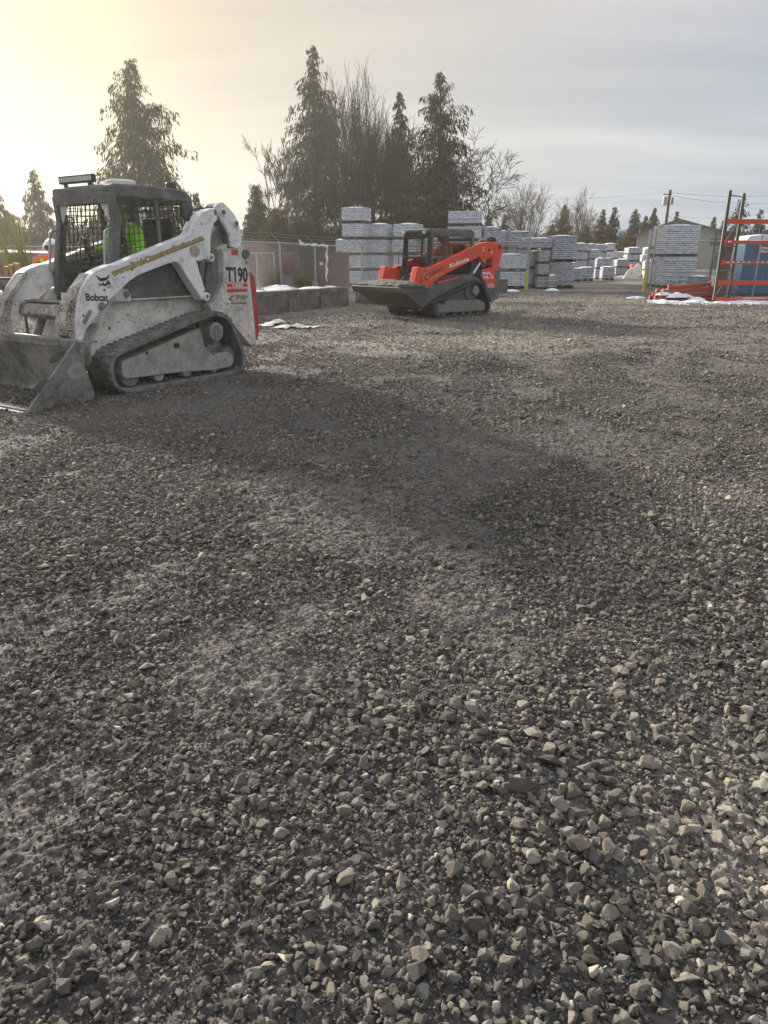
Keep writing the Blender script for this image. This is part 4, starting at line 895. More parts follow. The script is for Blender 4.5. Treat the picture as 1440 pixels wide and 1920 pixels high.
ys = MB(); ys.prism([(-.16, 1.05), (.02, 1.05), (.10, 1.30), (-.05, 1.38), (-.16, 1.30)], -.175, -.17, ax=0); ys.build('vest_patch', 'decal_yellow', r3)
lettering('lettering', 'CCI', (-.178, .10, 1.20), (-.178, -.10, 1.20), (0, 0, 1), .09, 'decal_black', r3, bold=.03)
MB().tube([(-.14, .16, 1.42), (-.17, .14, 1.30), (-.16, .15, 1.05)], .03, 8).build('vest_strap', 'hivis', r3)
# ---------------------------------------------------------------- concrete blocks along the yard edge
def block(a, b, h, label, z=0.0, w_=.60, grp='big concrete blocks edging the gravel yard'):
    a, b = Vector((a[0], a[1], 0)), Vector((b[0], b[1], 0)); L = (b-a).length-.03; c = (a+b)/2; rz = math.atan2(b.y-a.y, b.x-a.x)
    t = thing('concrete_block', label, 'concrete block', (c.x, c.y, z), rz, grp)
    MB().box((0, w_/2, h/2), (L, w_, h)).build('block', 'concrete', t, bevel=.03, seg=2)
    MB().tube([(-.10, w_/2, h-.02), (-.07, w_/2, h+.05), (.07, w_/2, h+.05), (.10, w_/2, h-.02)], .015, 6).build('lifting_loop', 'galvd', t)
    return t
wa, wb = Vector((-4.9, 16.6, 0)), Vector((-1.05, 22.5, 0)); nb = 5
names = ['mossy concrete block end of the row, behind the white loader', 'dark stained concrete block next to the red tailgate of the white loader', 'stained concrete block with rust streaks, third along the low wall', 'grey concrete block with damp streaks, fourth along the low wall', 'paler concrete block at the corner where the low wall turns']
for i in range(nb): block(wa.lerp(wb, i/nb), wa.lerp(wb, (i+1)/nb), .60, names[i], z=-.02)
wc = Vector((5.2, 31.4, 0)); w0 = Vector((-.45, 23.6, 0)); nb = 6
names2 = ['pale sunlit concrete block just past the wall corner', 'low concrete block behind the lip of the raised bucket', 'low concrete block hidden partly by the raised bucket', 'concrete block behind the front of the orange loader', 'concrete block behind the cab of the orange loader', 'grey concrete block end showing past the rear of the orange loader']
for i in range(nb): block(w0.lerp(wc, i/nb), w0.lerp(wc, (i+1)/nb), .58, names2[i], z=-.02)
for i in range(4):
    a = Vector((-4.9, 16.6, 0)) - (wb-wa).normalized()*1.5*(i+1); b = a+(wb-wa).normalized()*1.5
    block(a, b, .6, ['concrete block behind the white loader cab, first beyond the mossy end block', 'concrete block behind the white loader, second beyond the mossy end block', 'concrete block behind the bucket arm of the white loader', 'concrete block farthest along behind the bucket'][i], z=-.02) if i < 1 else None
# raised soil behind the wall
dv = (wb-wa).normalized(); nv = Vector((-dv.y, dv.x, 0))
def soil(u, v):
    p = wa.lerp(wb, u)+nv*(.55+3.0*v); return (p.x, p.y, .46+.10*math.sin(u*9+v*4)*(v)+.14*float(fbm(np.array(u*9.), np.array(v*5.), 3, 9))-.45*max(0, v-.8)*5*.2)
tag(MB().grid(soil, 60, 16).build('soil_bank', 'moss', None, smooth=True), kind='structure')
def snow_patch(name, cx, cy, z, sx, sy, h, label, rot=0, seed=0, parent=None, m='snow', cat='snow patch', kind='stuff'):
    def fx(u, v):
        a = 2*PI*u; r = v*(1+.45*(float(fbm(np.array(math.cos(a)*1.6+seed*3.1), np.array(math.sin(a)*1.6), 3, 80))-.5)*2)
        x = r*math.cos(a)*sx; y = r*math.sin(a)*sy
        X = cx+x*math.cos(rot)-y*math.sin(rot); Y = cy+x*math.sin(rot)+y*math.cos(rot)
        return (X, Y, z+h*max(0, 1-v**2.2)*(.55+.9*float(fbm(np.array(X*3.+seed), np.array(Y*3.), 3, 81)))-.01)
    o = MB().grid(fx, 40, 10).build(name, m, parent, smooth=True)
    return tag(o, label, None if kind == 'stuff' else cat, kind=kind)
sp_ = [(.28, .35, .45, .2, 0), (.45, .30, .35, .25, 1), (.60, .35, .45, .22, 2), (.80, .30, .60, .25, 3), (.15, .8, .3, .2, 4), (.93, .35, .3, .15, 5), (.66, .7, .6, .25, 6)]
for u, o_, sx_, sy_, sd in sp_:
    p = wa.lerp(wb, u)+nv*o_; snow_patch('snow', p.x, p.y, .58, sx_, sy_, .05, 'melting snow lying along the concrete blocks', math.atan2(dv.y, dv.x), sd)
# big snow covered mound with sacks on the bank
p = wa.lerp(wb, .78)+nv*1.4
snow_patch('snow', p.x, p.y, .52, .75, .32, .14, 'heaped snow on the bank by the fence', math.atan2(dv.y, dv.x), 9)
# muddy white fabric on the gravel
def cloth(name, pts, wd, label, seed):
    P = [Vector((q.x, q.y, 0)) for q in pts]
    def fx(u, v):
        t = u*(len(P)-1); i = min(int(t), len(P)-2); p = P[i].lerp(P[i+1], t-i); d = (P[i+1]-P[i]).normalized(); s_ = Vector((-d.y, d.x, 0))
        wv = wd*(.6+.7*float(fbm(np.array(u*4.+seed), np.array(0.), 2, 90)))
        q = p+s_*(v-.5)*wv
        return (q.x, q.y, float(gh(q.x, q.y))+.02+.16*max(0, float(fbm(np.array(q.x*2.6+seed), np.array(q.y*2.6), 4, 91))-.42)*2.2*(1-abs(v-.5)*1.2))
    o = MB().grid(fx, 70, 14).build(name, 'cloth_white', None, smooth=True)
    s_ = o.modifiers.new('s', 'SOLIDIFY'); s_.thickness = .008
    return tag(o, label, 'ground fabric', 'torn strips of white fabric on the gravel')
cloth('ground_fabric', [ground_at(478, 612), ground_at(505, 609), ground_at(525, 606)], .42, 'crumpled muddy white fabric strip touching the rear of the white loader', 3)
cloth('ground_fabric', [ground_at(524, 618), ground_at(560, 614), ground_at(590, 616)], .5, 'folded muddy white fabric strip lying apart on the open gravel', 8)
# ---------------------------------------------------------------- chain link fences
def chain_link(p0, p1, z0, h, parent, pitch=.075, r=.0026):
    p0, p1 = Vector(p0), Vector(p1); L = (p1-p0).length; d = (p1-p0)/L; mb = MB()
    k = int((L+h)/pitch)
    for s_ in (1, -1):
        for i in range(k):
            a = i*pitch-h; u0, w0_, u1, w1_ = a, 0.0, a+h, h
            if u0 < 0: w0_ = -u0; u0 = 0
            if u1 > L: w1_ = h-(u1-L); u1 = L
            if w1_ <= w0_: continue
            if s_ < 0: u0, u1 = L-u0, L-u1
            A = p0+d*u0+Vector((0, 0, z0+w0_)); B_ = p0+d*u1+Vector((0, 0, z0+w1_))
            nn = d.cross(Vector((0, 0, 1)))*r*s_
            mb.tube([A+nn, B_+nn], r, 3, caps=False)
    return mb.build('chain_link_mesh', 'wire', parent)
def fence(label, pts, h, z0s, group=None, barbed=True, arm=(-.26, .30), lowrail=False):
    """pts: list of post feet; h: height of mesh"""
    t = thing('chain_link_fence', label, 'fence', (0, 0, 0), 0, group)
    P = [Vector(p) for p in pts]
    for i, p in enumerate(P):
        z0 = z0s[i]; MB().cyl((p.x, p.y, z0+h/2+.0), .032, h+.06, 'Z', 10).build('fence_post', 'galv', t)
        if barbed: MB().tube([(p.x, p.y, z0+h), (p.x+arm[0], p.y-.05, z0+h+arm[1])], .018, 6).build('barb_arm', 'galvd', t)
    for i in range(len(P)-1):
        a = P[i]+Vector((0, 0, z0s[i]+h)); b = P[i+1]+Vector((0, 0, z0s[i+1]+h))
        MB().tube([a, b], .022, 8).build('top_rail', 'galv', t)
        if lowrail: MB().tube([a-Vector((0, 0, h*.55)), b-Vector((0, 0, h*.55))], .018, 8).build('mid_rail', 'galv', t)
        chain_link((P[i].x, P[i].y, 0), (P[i+1].x, P[i+1].y, 0), (z0s[i]+z0s[i+1])/2+.03, h-.04, t)
        if barbed:
            for k in (1, 2, 3): 
                o_ = Vector((arm[0]*k/3, -.05*k/3, arm[1]*k/3)); m_ = ((a+b)/2+o_)-Vector((0, 0, .03)); MB().tube([a+o_, m_, b+o_], .005, 4).build('barbed_wire', 'wire', t)
    return t
def topz(px, py, Y): return at(px, py, Y)
fp = [at(390, 452, 21.5), at(454, 453, 23.0), at(524, 455, 24.5), at(590, 460, 26.5), at(678, 461, 28.5), at(790, 459, 30.0), at(890, 455, 31.5), at(993, 453, 33.2)]
H_ = 1.75
fence('galvanised chain link fence with barbed wire running behind the concrete blocks', [(p.x, p.y, 0) for p in fp], H_, [p.z-H_ for p in fp], 'yard fences')
p = fp[-1]
g = thing('gate_post', 'steel gate post wound with yellow tape beside the pale wrapped pallets', 'gate post', (p.x, p.y, 0), 0, 'gate posts')
zg = at(996, 435, 33.2).z
MB().cyl((0, 0, zg/2), .06, zg, 'Z', 12).build('post', 'galv', g); MB().cyl((-.04, -.03, .42), .075, .80, 'Z', 10, .065).build('yellow_tape', 'tape', g, bevel=.01)
MB().tube([(0, 0, 1.55), (0, -.10, 1.55)], .05, 8).build('hinge', 'galvd', g)
# low inner fence with pipe frame, left of the first
fq = [at(478, 475, 27), at(512, 475, 27.5)]
fence('short low run of pipe fence by the red tank', [(at(400, 474, 27).x, 27, 0), (at(480, 474, 27).x, 27, 0), (at(513, 474, 27.8).x, 27.8, 0)], 1.5, [.05, .05, .05], 'yard fences', barbed=False)
# snow-crusted white pipe frame on the fence
t = thing('pipe_frame', 'white frosted pipe frame leaning against the chain link fence', 'pipe frame', (0, 0, 0))
a, b, c = at(563, 458, 25.2), at(613, 461, 26.6), at(612, 528, 26.4)
pts = [a.lerp(b, k/12)+Vector((0, 0, .02*math.sin(k*2.1))) for k in range(13)]+[b.lerp(c, k/12)+Vector((.02*math.sin(k*1.7), 0, 0)) for k in range(1, 13)]
MB().tube(pts, [.035+.012*math.sin(i*1.3) for i in range(25)], 8).build('pipe', 'snow', t, smooth=True)
MB().tube([at(565, 459, 25.2), at(561, 449, 25.2)], [.05, .02], 8).build('pipe_end', 'snow', t)
# fence behind the white loader at the far side
fence('chain link fence in front of the red container behind the white loader', [(at(x, 464, 19.5).x, 19.5, 0) for x in (-180, -40, 100, 240, 390)], 1.62, [.05]*5, 'yard fences', barbed=False)
# gate section on the other side
gp = ground_at(1206, 556); Yg = gp.y
zt_ = at(1222, 431, Yg).z
q0 = at(1215, 500, Yg).x; 
g = thing('gate_post', 'steel gate post wound with yellow tape beside the fallen rack beams', 'gate post', (at(1214, 500, Yg).x, Yg, 0), 0, 'gate posts')
MB().cyl((0, 0, zt_/2), .06, zt_, 'Z', 12).build('post', 'galv', g); MB().cyl((-.05, -.05, .62), .07, .90, 'Z', 10, .05).build('yellow_tape', 'tape', g, bevel=.01); MB().box((-.22, -.05, .75), (.14, .1, .14)).build('tape_knot', 'tape', g, bevel=.04)
for z_ in (.45, 1.75): MB().tube([(.0, 0, z_), (.12, 0, z_)], .06, 8).build('hinge', 'galvd', g)
hz = at(1222, 453, Yg).z
P2 = [(at(1217, 500, Yg).x+.12, Yg, 0), (at(1334, 500, Yg-.8).x, Yg-.8, 0)]
fence('chain link fence panel with mid rail behind the orange beams', P2, hz, [0, 0], 'yard fences', barbed=True, arm=(0, .42), lowrail=True)
P3 = [P2[1], (13.2, Yg-1.6, 0), (16.5, Yg-2.2, 0)]
fence('chain link fence behind the orange rack in front of the blue cabin', P3, hz, [0, 0, 0], 'yard fences', barbed=True, arm=(0, .42))
# climbing vines on that fence
for k, (vx, vl) in enumerate((('withered bramble climbing the fence behind the orange beams', (10.6, Yg-.75)), ('withered bramble climbing the fence before the blue cabin', (13.0, Yg-1.7)))):
    t = thing('bramble', vx, 'plant', (vl[0], vl[1], 0), 0, 'brambles on the fence'); mb = MB(); lf_ = MB()
    for i in range(14):
        p = Vector((rnd(-1.6, 1.3), rnd(-.06, .02), rnd(.0, .3))); path = [p]; d_ = Vector((rnd(-1, 1), 0, rnd(.3, 1)))
        for s__ in range(7): p = p+d_.normalized()*.16; p.y = rnd(-.07, .0); d_ += Vector((rnd(-.5, .5), 0, rnd(-.5, .25))); path.append(p.copy())
        mb.tube(path, .006, 4)
        for q in path[2:]:
            for _ in range(2): c_ = q+Vector((rnd(-.06, .06), rnd(-.04, .04), rnd(-.05, .05))); s_ = rnd(.02, .045); lf_.add([c_+Vector((rnd(-1, 1), rnd(-1, 1), rnd(-1, 1)))*s_ for _ in range(3)], [(0, 1, 2)])
    mb.build('stem', 'twig', t); lf_.build('leaves', 'cedar_brown', t)
# ---------------------------------------------------------------- pallets of wrapped blocks
LOADS = {}
def load_proto(kind, w_, d_, h, seed):
    key = (kind, round(w_, 2), round(d_, 2), round(h, 2), seed)
    if key in LOADS: return LOADS[key]
    rs = random.Random(seed*7+3); mb = MB(); ph = .13 if h > .7 else .10; hh_ = h-ph; nc = max(4, int(hh_/.09)); ch_ = hh_/nc
    body = MB()
    for i in range(nc):
        dx, dy = rs.uniform(-.012, .012), rs.uniform(-.012, .012); ins = rs.uniform(0, .015)
        body.box((dx, dy, ph+ch_*(i+.5)), (w_-ins*2, d_-ins*2, ch_*.93))
    a = body.build('block_courses', kind, None, bevel=.012, seg=1)
    pal = MB()
    for x in (-w_/2+.05, 0, w_/2-.05): pal.box((x, 0, ph*.5), (.09, d_, ph*.6))
    for k in range(5): pal.box((0, -d_/2+.06+(d_-.12)*k/4, ph-.012), (w_, .10, .02)); pal.box((0, -d_/2+.06+(d_-.12)*k/4, .012), (w_, .10, .02))
    p = pal.build('pallet', 'wood', None)
    LOADS[key] = (a.data, p.data, a); COL.objects.unlink(a); COL.objects.unlink(p); return LOADS[key]
def pallet(x, y, z, rz, w_, d_, h, kind, label, group, seed, snow=False):
    me_a, me_p, src = load_proto(kind, w_, d_, h, seed % 4)
    t = thing('wrapped_pallet', label, 'wrapped pallet', (x, y, z), rz+rnd(-.025, .025), group)
    a = src.copy(); COL.objects.link(a); a.parent = t
    p = bpy.data.objects.new('pallet', me_p); COL.objects.link(p); p.parent = t
    if snow: 
        s_ = snow_patch('snow_cap', 0, 0, h-.01, w_*.50, d_*.50, .07, None, 0, seed, parent=t); del s_['kind']
    return t
ORD = ['bottom', 'second from the bottom', 'third from the bottom', 'fourth from the bottom', 'fifth from the bottom', 'sixth from the bottom']
def stack(px0, px1, Y, n_, h, kind, desc, group, d_=None, rz=0.0, snow=True, tall=None, z0=0.0, dx=0, top_y=None):
    """a stack of n pallets whose front spans the two traced columns"""
    a, b = at(px0, 500, Y).x, at(px1, 500, Y).x; w_ = b-a; d_ = d_ or w_; x = (a+b)/2
    if top_y: h = (at((px0+px1)/2, top_y, Y).z-z0)/n_
    for i in range(n_):
        lev = 'topmost' if i == n_-1 and n_ > 1 else ORD[i]
        lab = f'{lev} load, {desc}' if n_ > 1 else desc
        pallet(x+rnd(-.03, .03), Y+d_/2, z0+i*h, rz, w_, d_, h*.985, kind, lab, group, random.randint(0, 99), snow and i == n_-1)
G1 = 'frosted wrapped pallets stacked behind the fence'; G2 = 'grey wrapped pallets by the gate'; G3 = 'small pallets far across the yard'
stack(631, 652, 42, 1, 2.4, 'load_white', 'short pale wrapped load on the red container behind the tall stacks', G1, top_y=449, z0=1.55)
stack(648, 691, 38, 5, .86, 'load_white', 'tallest five-high stack by the red container', G1, d_=1.3, rz=-.30, top_y=388)
stack(696, 731, 38.6, 4, .86, 'load_white', 'second tall stack from the red container', G1, d_=1.3, rz=-.30, top_y=419)
stack(741, 788, 38.8, 4, .86, 'load_white', 'stack behind the roof of the orange loader', G1, d_=1.3, rz=-.28, top_y=419)
stack(797, 832, 39.4, 3, .86, 'load_white', 'stack seen through the orange loader cab', G1, d_=1.5, top_y=446)
stack(840, 903, 39, 5, .86, 'load_white', 'tall stack behind the rear of the orange cab', G1, d_=1.3, rz=-.12, top_y=395, snow=False)
stack(905, 934, 38.6, 3, .86, 'load_grey', 'snow topped stack over the orange loader arm', G2, top_y=425)
stack(937, 949, 40, 3, .86, 'load_white', 'narrow pale stack by the orange rear link', G2, top_y=432, d_=1.2)
stack(950, 996, 39.5, 3, .86, 'load_grey', 'grey stack behind the gate side fence', G2, top_y=433)
stack(941, 988, 35, 2, .86, 'load_white', 'two-high snowy stack against the fence', G2, top_y=476)
stack(999, 1008, 36.6, 2, .9, 'load_tan', 'slim pile beside the yellow taped post', G2, d_=1.0, top_y=470, snow=False)
stack(1009, 1030, 34.6, 3, .7, 'load_tan', 'banded three-high stack of drum-like loads', G2, d_=.9, top_y=470, snow=False)
a_ = at(1004, 467, 34.4); zb_ = at(1004, 468, 34.4).z; stack(977, 1033, 34.9, 1, at(1004, 445, 34.9).z-zb_-.02, 'load_grey', 'wide snowy load lying across the drum-like stack', G2, d_=1.2, z0=at(1004, 468.5, 34.9).z)
stack(1029, 1047, 34.4, 1, .62, 'load_tan', 'low strapped load at the foot of the tall clear wrapped stack', G2, d_=.8)
stack(1031, 1078, 35.6, 2, 1.1, 'load_grey', 'tall clear wrapped stack nearest the gate opening', G2, d_=1.5, top_y=441)
# far rows: (px0, px1, Y, n, top_y, kind)
far = [(1078, 1100, 52, 4, 456, 'load_grey', 'four-high grey stack first past the clear wrapped one'), (1100, 1113, 56, 4, 457, 'load_tan', 'slim stack in the far yard row, second along'),
 (1104, 1124, 52, 3, 468, 'load_grey', 'three-high stack in the far yard, second row'), (1115, 1134, 57, 4, 458, 'load_grey', 'four-high stack in the middle of the far yard'), (1119, 1133, 49, 2, 484, 'load_grey', 'low pair in front of the far yard row'),
 (1135, 1149, 57, 4, 456, 'load_white', 'pale four-high stack in the far yard'), (1134, 1145, 51, 2, 484, 'load_tan', 'low tan pair before the pale stack'), (1149, 1156, 60, 3, 471, 'load_grey', 'thin grey stack at the end of the far yard row'),
 (1156, 1175, 62, 2, 472, 'load_grey', 'snowy pair standing on the brown load'), (1176, 1201, 60, 4, 464, 'load_grey', 'wide four-high stack before the green warehouse'), (1202, 1211, 58, 2, 478, 'load_white', 'white pair next to the van'),
 (1090, 1113, 46, 1, 501, 'load_grey', 'single grey load on the snow at the yard edge'), (1078, 1090, 45, 1, 503, 'load_tan', 'single small load by the clear wrapped stack'), (1133, 1154, 47, 1, 500, 'load_grey', 'single flat greenish load on the snow'),
 (1157, 1177, 58, 2, 486, 'load_tan', 'brown bagged loads in the far yard'), (1210, 1222, 50, 2, 490, 'load_white', 'pale pair seen through the gate fence'), (1224, 1240, 52, 2, 486, 'load_grey', 'grey pair beside the utility pole foot')]
for a, b, Y, n_, ty, kd, ds in far: stack(a-1, b+1, Y, n_, .6, kd, ds, G3, top_y=ty)
for i, (a, b, ty, n_) in enumerate(((1079, 1093, 463, 3), (1094, 1108, 459, 3), (1110, 1122, 464, 3), (1124, 1138, 462, 3), (1140, 1152, 466, 3), (1153, 1164, 474, 2), (1165, 1178, 478, 2), (1180, 1196, 470, 3), (1198, 1210, 474, 2))):
    stack(a-2, b+2, 66, n_, .6, ('load_grey', 'load_tan', 'load_white')[i % 3], ['rear row grey stack by the clear wrapped tower', 'rear row tan stack over the slim stack', 'rear row pale stack between grey ones', 'rear row grey stack in the middle', 'rear row tan stack by the pale one', 'rear row pale pair by the brown load', 'rear row grey pair over the barrier', 'rear row stack behind the wide grey one', 'rear row pale pair beside the van'][i], G3, top_y=ty)
# beyond the gate fence: big pale stack in front of the warehouse
stack(1244, 1306, 36, 2, 1.5, 'load_white', 'large white wrapped stack before the green warehouse', 'white wrapped stacks by the warehouse', d_=2.0, top_y=421)
stack(1366, 1398, 33, 3, .8, 'load_white', 'wrapped stack between the rack post and blue cabin', 'white wrapped stacks by the warehouse', top_y=456, d_=1.2)
stack(1308, 1338, 34, 1, .6, 'load_tan', 'low snowy load between the white stack and rack', 'white wrapped stacks by the warehouse', d_=1.0)
# snow at the foot of the pallets
for i, (x0_, x1_, py, sy_) in enumerate(((947, 975, 546, .3), (1020, 1048, 545, .25), (1080, 1150, 522, .5), (1150, 1190, 519, .6), (938, 944, 520, .3), (1240, 1330, 533, .6))):
    a, b = ground_at(x0_, py), ground_at(x1_, py); snow_patch('snow', (a.x+b.x)/2, a.y, .0, (b.x-a.x)/2, sy_, .10, 'old snow along the foot of the pallets', 0, i+20)
# ---------------------------------------------------------------- rack, beams, cabin, building
Y0 = 24.2
RDX = at(1364, 554, Y0+1.0).x-at(1348, 500, Y0).x
def upright(x, y, h, label):
    t = thing('rack_upright', label, 'rack upright', (x, y, 0), 0.0, 'green pallet rack uprights')
    for dy in (0, 1.07):
        c = MB().prism([(-.045, -.035), (.045, -.035), (.045, .035), (.03, .035), (.03, -.02), (-.03, -.02), (-.03, .035), (-.045, .035)], 0, h, ax=2)
        o = c.build('post', 'rack_green', t); o.location = (dy*RDX, dy, 0)
        s_ = MB()
        for k in range(int(h/.10)): s_.box((-.025+dy*RDX, dy-.0365, .06+k*.10), (.022, .003, .04)); s_.box((.025+dy*RDX, dy-.0365, .06+k*.10), (.022, .003, .04))
        s_.build('slot_pattern', 'black', t); MB().box((dy*RDX, dy, .006), (.14, .12, .012)).build('foot_plate', 'rack_green', t)
    zz_ = [.15, 1.0, 1.75, 2.5, h-.12]
    for z_ in zz_: MB().tube([(0, .03, z_), (RDX*1.05, 1.05, z_)], .02, 6).build('brace', 'galvd', t)
    for a, b in ((.15, 1.0), (1.75, 1.0), (1.75, 2.5)):
        MB().tube([(.02, .04, a), (RDX, 1.03, b)], .018, 6).build('brace', 'rack_green', t)
    return t
xr0 = at(1348, 500, Y0).x
hr = at(1374, 357, Y0).z
upright(xr0, Y0, hr, 'tall dark green slotted rack frame holding up the orange beams')
upright(xr0+2.75, Y0, hr, 'dark green slotted rack frame at the far end of the orange beams')
bt = [(411, 420), (451, 457.5), (489.5, 495.5), (526, 534), (558.5, 566)]
bl = ['highest orange beam of the rack, bare above the blue cabin', 'second orange beam down, crossing the top of the blue cabin', 'orange beam with white dashes along its face', 'orange beam second from the ground on the rack', 'lowest orange beam of the rack lying in the snow']
for i, (a, b) in enumerate(bt):
    z1, z0 = at(1400, a, Y0).z, at(1400, b, Y0).z
    t = thing('rack_beam', bl[i], 'rack beam', (xr0+1.375, Y0-.05, (z0+z1)/2), 0, 'orange beams fixed to the rack')
    h = z1-z0
    MB().prism([(-.025, -h/2), (.025, -h/2), (.025, h/2-.03), (.012, h/2-.03), (.012, h/2), (-.025, h/2)], -1.33, 1.33, ax=0).build('beam', 'rack_orange', t, bevel=.003)
    for sd in (-1, 1): MB().box((sd*1.335, -.005, 0), (.05, .045, h+.07)).build('connector', 'rack_orange', t, bevel=.004)
    if i == 2:
        for k in range(9): MB().box((-1.15+k*.17+(.1 if k > 4 else 0), -.0265, .012), (.09, .003, .03)).build('white_dash', 'decal_white', t)
    if i == 1: MB().box((-1.18, -.0265, .02), (.10, .003, .04)).build('sticker', 'decal_white', t)
    if i in (0, 1, 4): s_ = snow_patch('snow_cap', 0, .0, h/2, .9, .03, .02, None, 0, i+40, parent=t); del s_['kind']
# weathered board leaning in the frame
bb0 = at(1350, 556, Y0+.6); bb1 = at(1372, 432, Y0+.6)
t = MB().prism([(-.17, 0), (.16, 0), (.20, 2.2), (-.13, 2.22)], -.04, .04).build('weathered_board', 'board', None, bevel=.01)
t.location = (bb0.x+.02, Y0+.75, .0); t.rotation_euler = (0, .02, 0); tag(t, 'wide weathered grey-brown board standing inside the rack frame', 'board')
# pile of fallen orange beams
xa, xb = at(1209, 550, 26).x, at(1341, 550, 25).x
bd = [(0, .07, 0, 0, 1.0), (.14, .07, .03, .02, .96), (.28, .07, -.02, -.03, 1.0), (.06, .20, .05, .06, .9), (.22, .20, .02, -.05, .97), (.12, .32, .10, .07, .85), (.30, .31, .06, .02, .9), (.20, .44, .14, .10, .75)]
ol = ['bottom front beam of the fallen pile', 'bottom middle beam of the fallen pile', 'bottom rear beam of the fallen pile', 'second layer front beam with snow over it', 'second layer rear beam of the pile', 'upper beam tilted up towards the rack', 'upper rear beam of the fallen pile', 'topmost slanted beam on the fallen pile']
Lb = xb-xa
for i, (dy, z_, ti, yaw, ln) in enumerate(bd):
    t = thing('fallen_beam', 'faded orange rack beam, '+ol[i], 'rack beam', (xb-Lb*ln/2-.02, 25.0+dy*1.6, z_+.0+abs(ti)*Lb*ln*.25), 0, 'faded orange beams piled on the ground')
    t.rotation_euler = (0, -ti*.55, yaw)
    MB().prism([(-.05, -.06), (.05, -.06), (.05, .06), (-.05, .06)], -Lb*ln/2, Lb*ln/2, ax=0).build('beam', 'rack_old', t, bevel=.006)
    for sd in (-1, 1): MB().box((sd*(Lb*ln/2-.03), 0, .01), (.05, .12, .18)).build('connector', 'rack_old', t, bevel=.004)
for i, (px, py, Y, sx_, h) in enumerate(((1248, 547, 25.1, .35, .10), (1275, 551, 24.9, .45, .14), (1262, 539, 25.3, .38, .07), (1308, 556, 24.8, .30, .09))):
    p = at(px, py, Y); snow_patch('snow', p.x, Y, max(.02, p.z-.10), sx_, .16, h, 'snow lying over the fallen beams', 0, i+60)
def strip(u, v):
    X = 8.55+5.2*u; Yc = 24.35-.45*u; wd_ = (.34+.20*float(fbm(np.array(u*9.), np.array(0.), 3, 95)))*min(1, u*9+.25)
    y = Yc+(v-.5)*2*wd_ + .12*(float(fbm(np.array(u*25.), np.array(3.), 3, 96))-.5)
    return (X, y, -.01+(.10*(1-(2*v-1)**2)**.6)*(.1+1.5*float(fbm(np.array(X*3.2), np.array(y*3.2), 4, 97))))
tag(MB().grid(strip, 160, 16).build('snow', 'snow', None, smooth=True), 'ridge of old snow along the foot of the rack', kind='stuff')
for i in range(26):
    x = rnd(8.8, 13.2); y = 23.75-.35*(x-8.5)/5+rnd(-.25, .05); snow_patch('snow', x, y, .0, rnd(.04, .12), rnd(.03, .08), rnd(.02, .05), 'crumbs of snow in front of the snow ridge', rnd(0, 3), 70+i)
p = ground_at(1202, 560); snow_patch('snow', p.x, p.y+.4, 0, .40, .25, .09, 'snow heap at the foot of the gate post', 0, 66)
# blue portable toilet
Yp = 28.3; xp = at(1391, 500, Yp).x
T = thing('portable_toilet', 'blue portable toilet with a snow dusted roof behind the orange rack', 'portable toilet', (xp+.62, Yp+.6, 0), 0)
zr = at(1410, 452, Yp).z
MB().box((0, 0, zr/2+.04), (1.16, 1.16, zr-.08)).build('cabin', 'blue', T, bevel=.05, seg=3)
rb_ = MB()
for k in range(7): rb_.box((-.5+k*.165, -.585, zr*.38), (.03, .02, zr*.62))
rb_.build('wall_rib', 'blue', T)
MB().box((0, 0, .05), (1.2, 1.2, .10)).build('skid_base', 'black', T, bevel=.01)
MB().prism([(-.64, zr), (.64, zr), (.50, zr+.17), (.0, zr+.24), (-.50, zr+.17)], -.64, .64).build('roof', 'snow', T, bevel=.04)
MB().cyl((.35, .4, zr+.3), .05, .3, 'Z', 10).build('vent_pipe', 'black', T)
sa = at(1414.5, 474, Yp-.02); sb = at(1414.5, 461, Yp-.02); hs = sb.z-sa.z
sx0 = sa.x-(xp+.62)
MB().box((sx0+.42, -.588, sa.z+hs/2), (.84, .012, hs+.03)).build('sign_panel', 'red', T)
purple = mat('purple_sign_plastic', (.13,.05,.24), .5, var=.05)
MB().box((sx0+.12, -.596, sa.z+hs/2), (.20, .01, hs)).build('sign_emblem', purple, T)
lettering('lettering', 'Honey', (sx0+.24, -.60, sa.z+hs*.53), (sx0+.78, -.60, sa.z+hs*.53), (0, 0, 1), hs*.40, 'decal_white', T, bold=.035)
lettering('lettering', 'Bucket', (sx0+.24, -.60, sa.z+hs*.06), (sx0+.82, -.60, sa.z+hs*.06), (0, 0, 1), hs*.40, 'decal_white', T, bold=.035)
# warehouse
Yw = 92
def P_(px, py, Y=Yw): return at(px, py, Y)
e0, pk, e1 = P_(1199, 438), P_(1274, 414), P_(1362, 441)
Wh = thing('warehouse', 'pale green metal warehouse with a dark gabled roof beyond the wrapped stacks', 'warehouse', ((e0.x+e1.x)/2, Yw, 0), -math.atan2((e0.x+e1.x)/2, Yw))
ox = (e0.x+e1.x)/2; hw_ = (e1.x-e0.x)/2; ze = (e0.z+e1.z)/2
MB().prism([(-hw_, -1), (hw_, -1), (hw_, ze), (pk.x-ox, pk.z), (-hw_, ze)], 0, 26).build('wall', 'bwall', Wh)
rb_ = MB()
for k in range(36):
    x = -hw_+.3+k*(2*hw_-.6)/35; zt2 = ze+(pk.z-ze)*(1-abs(x-(pk.x-ox))/hw_)-.35; rb_.box((x, -.02, zt2/2), (.06, .05, zt2))
rb_.build('siding_rib', 'bwall', Wh)
for s_, xe in ((-1, -hw_), (1, hw_)):
    xk_, zk_ = pk.x-ox, pk.z; MB().prism([(xk_, zk_+.02), (xk_, zk_+.25), (xe+s_*.6, ze-.02), (xe+s_*.6, ze-.25)], -.6, 26.5).build('roof', 'roofm', Wh)
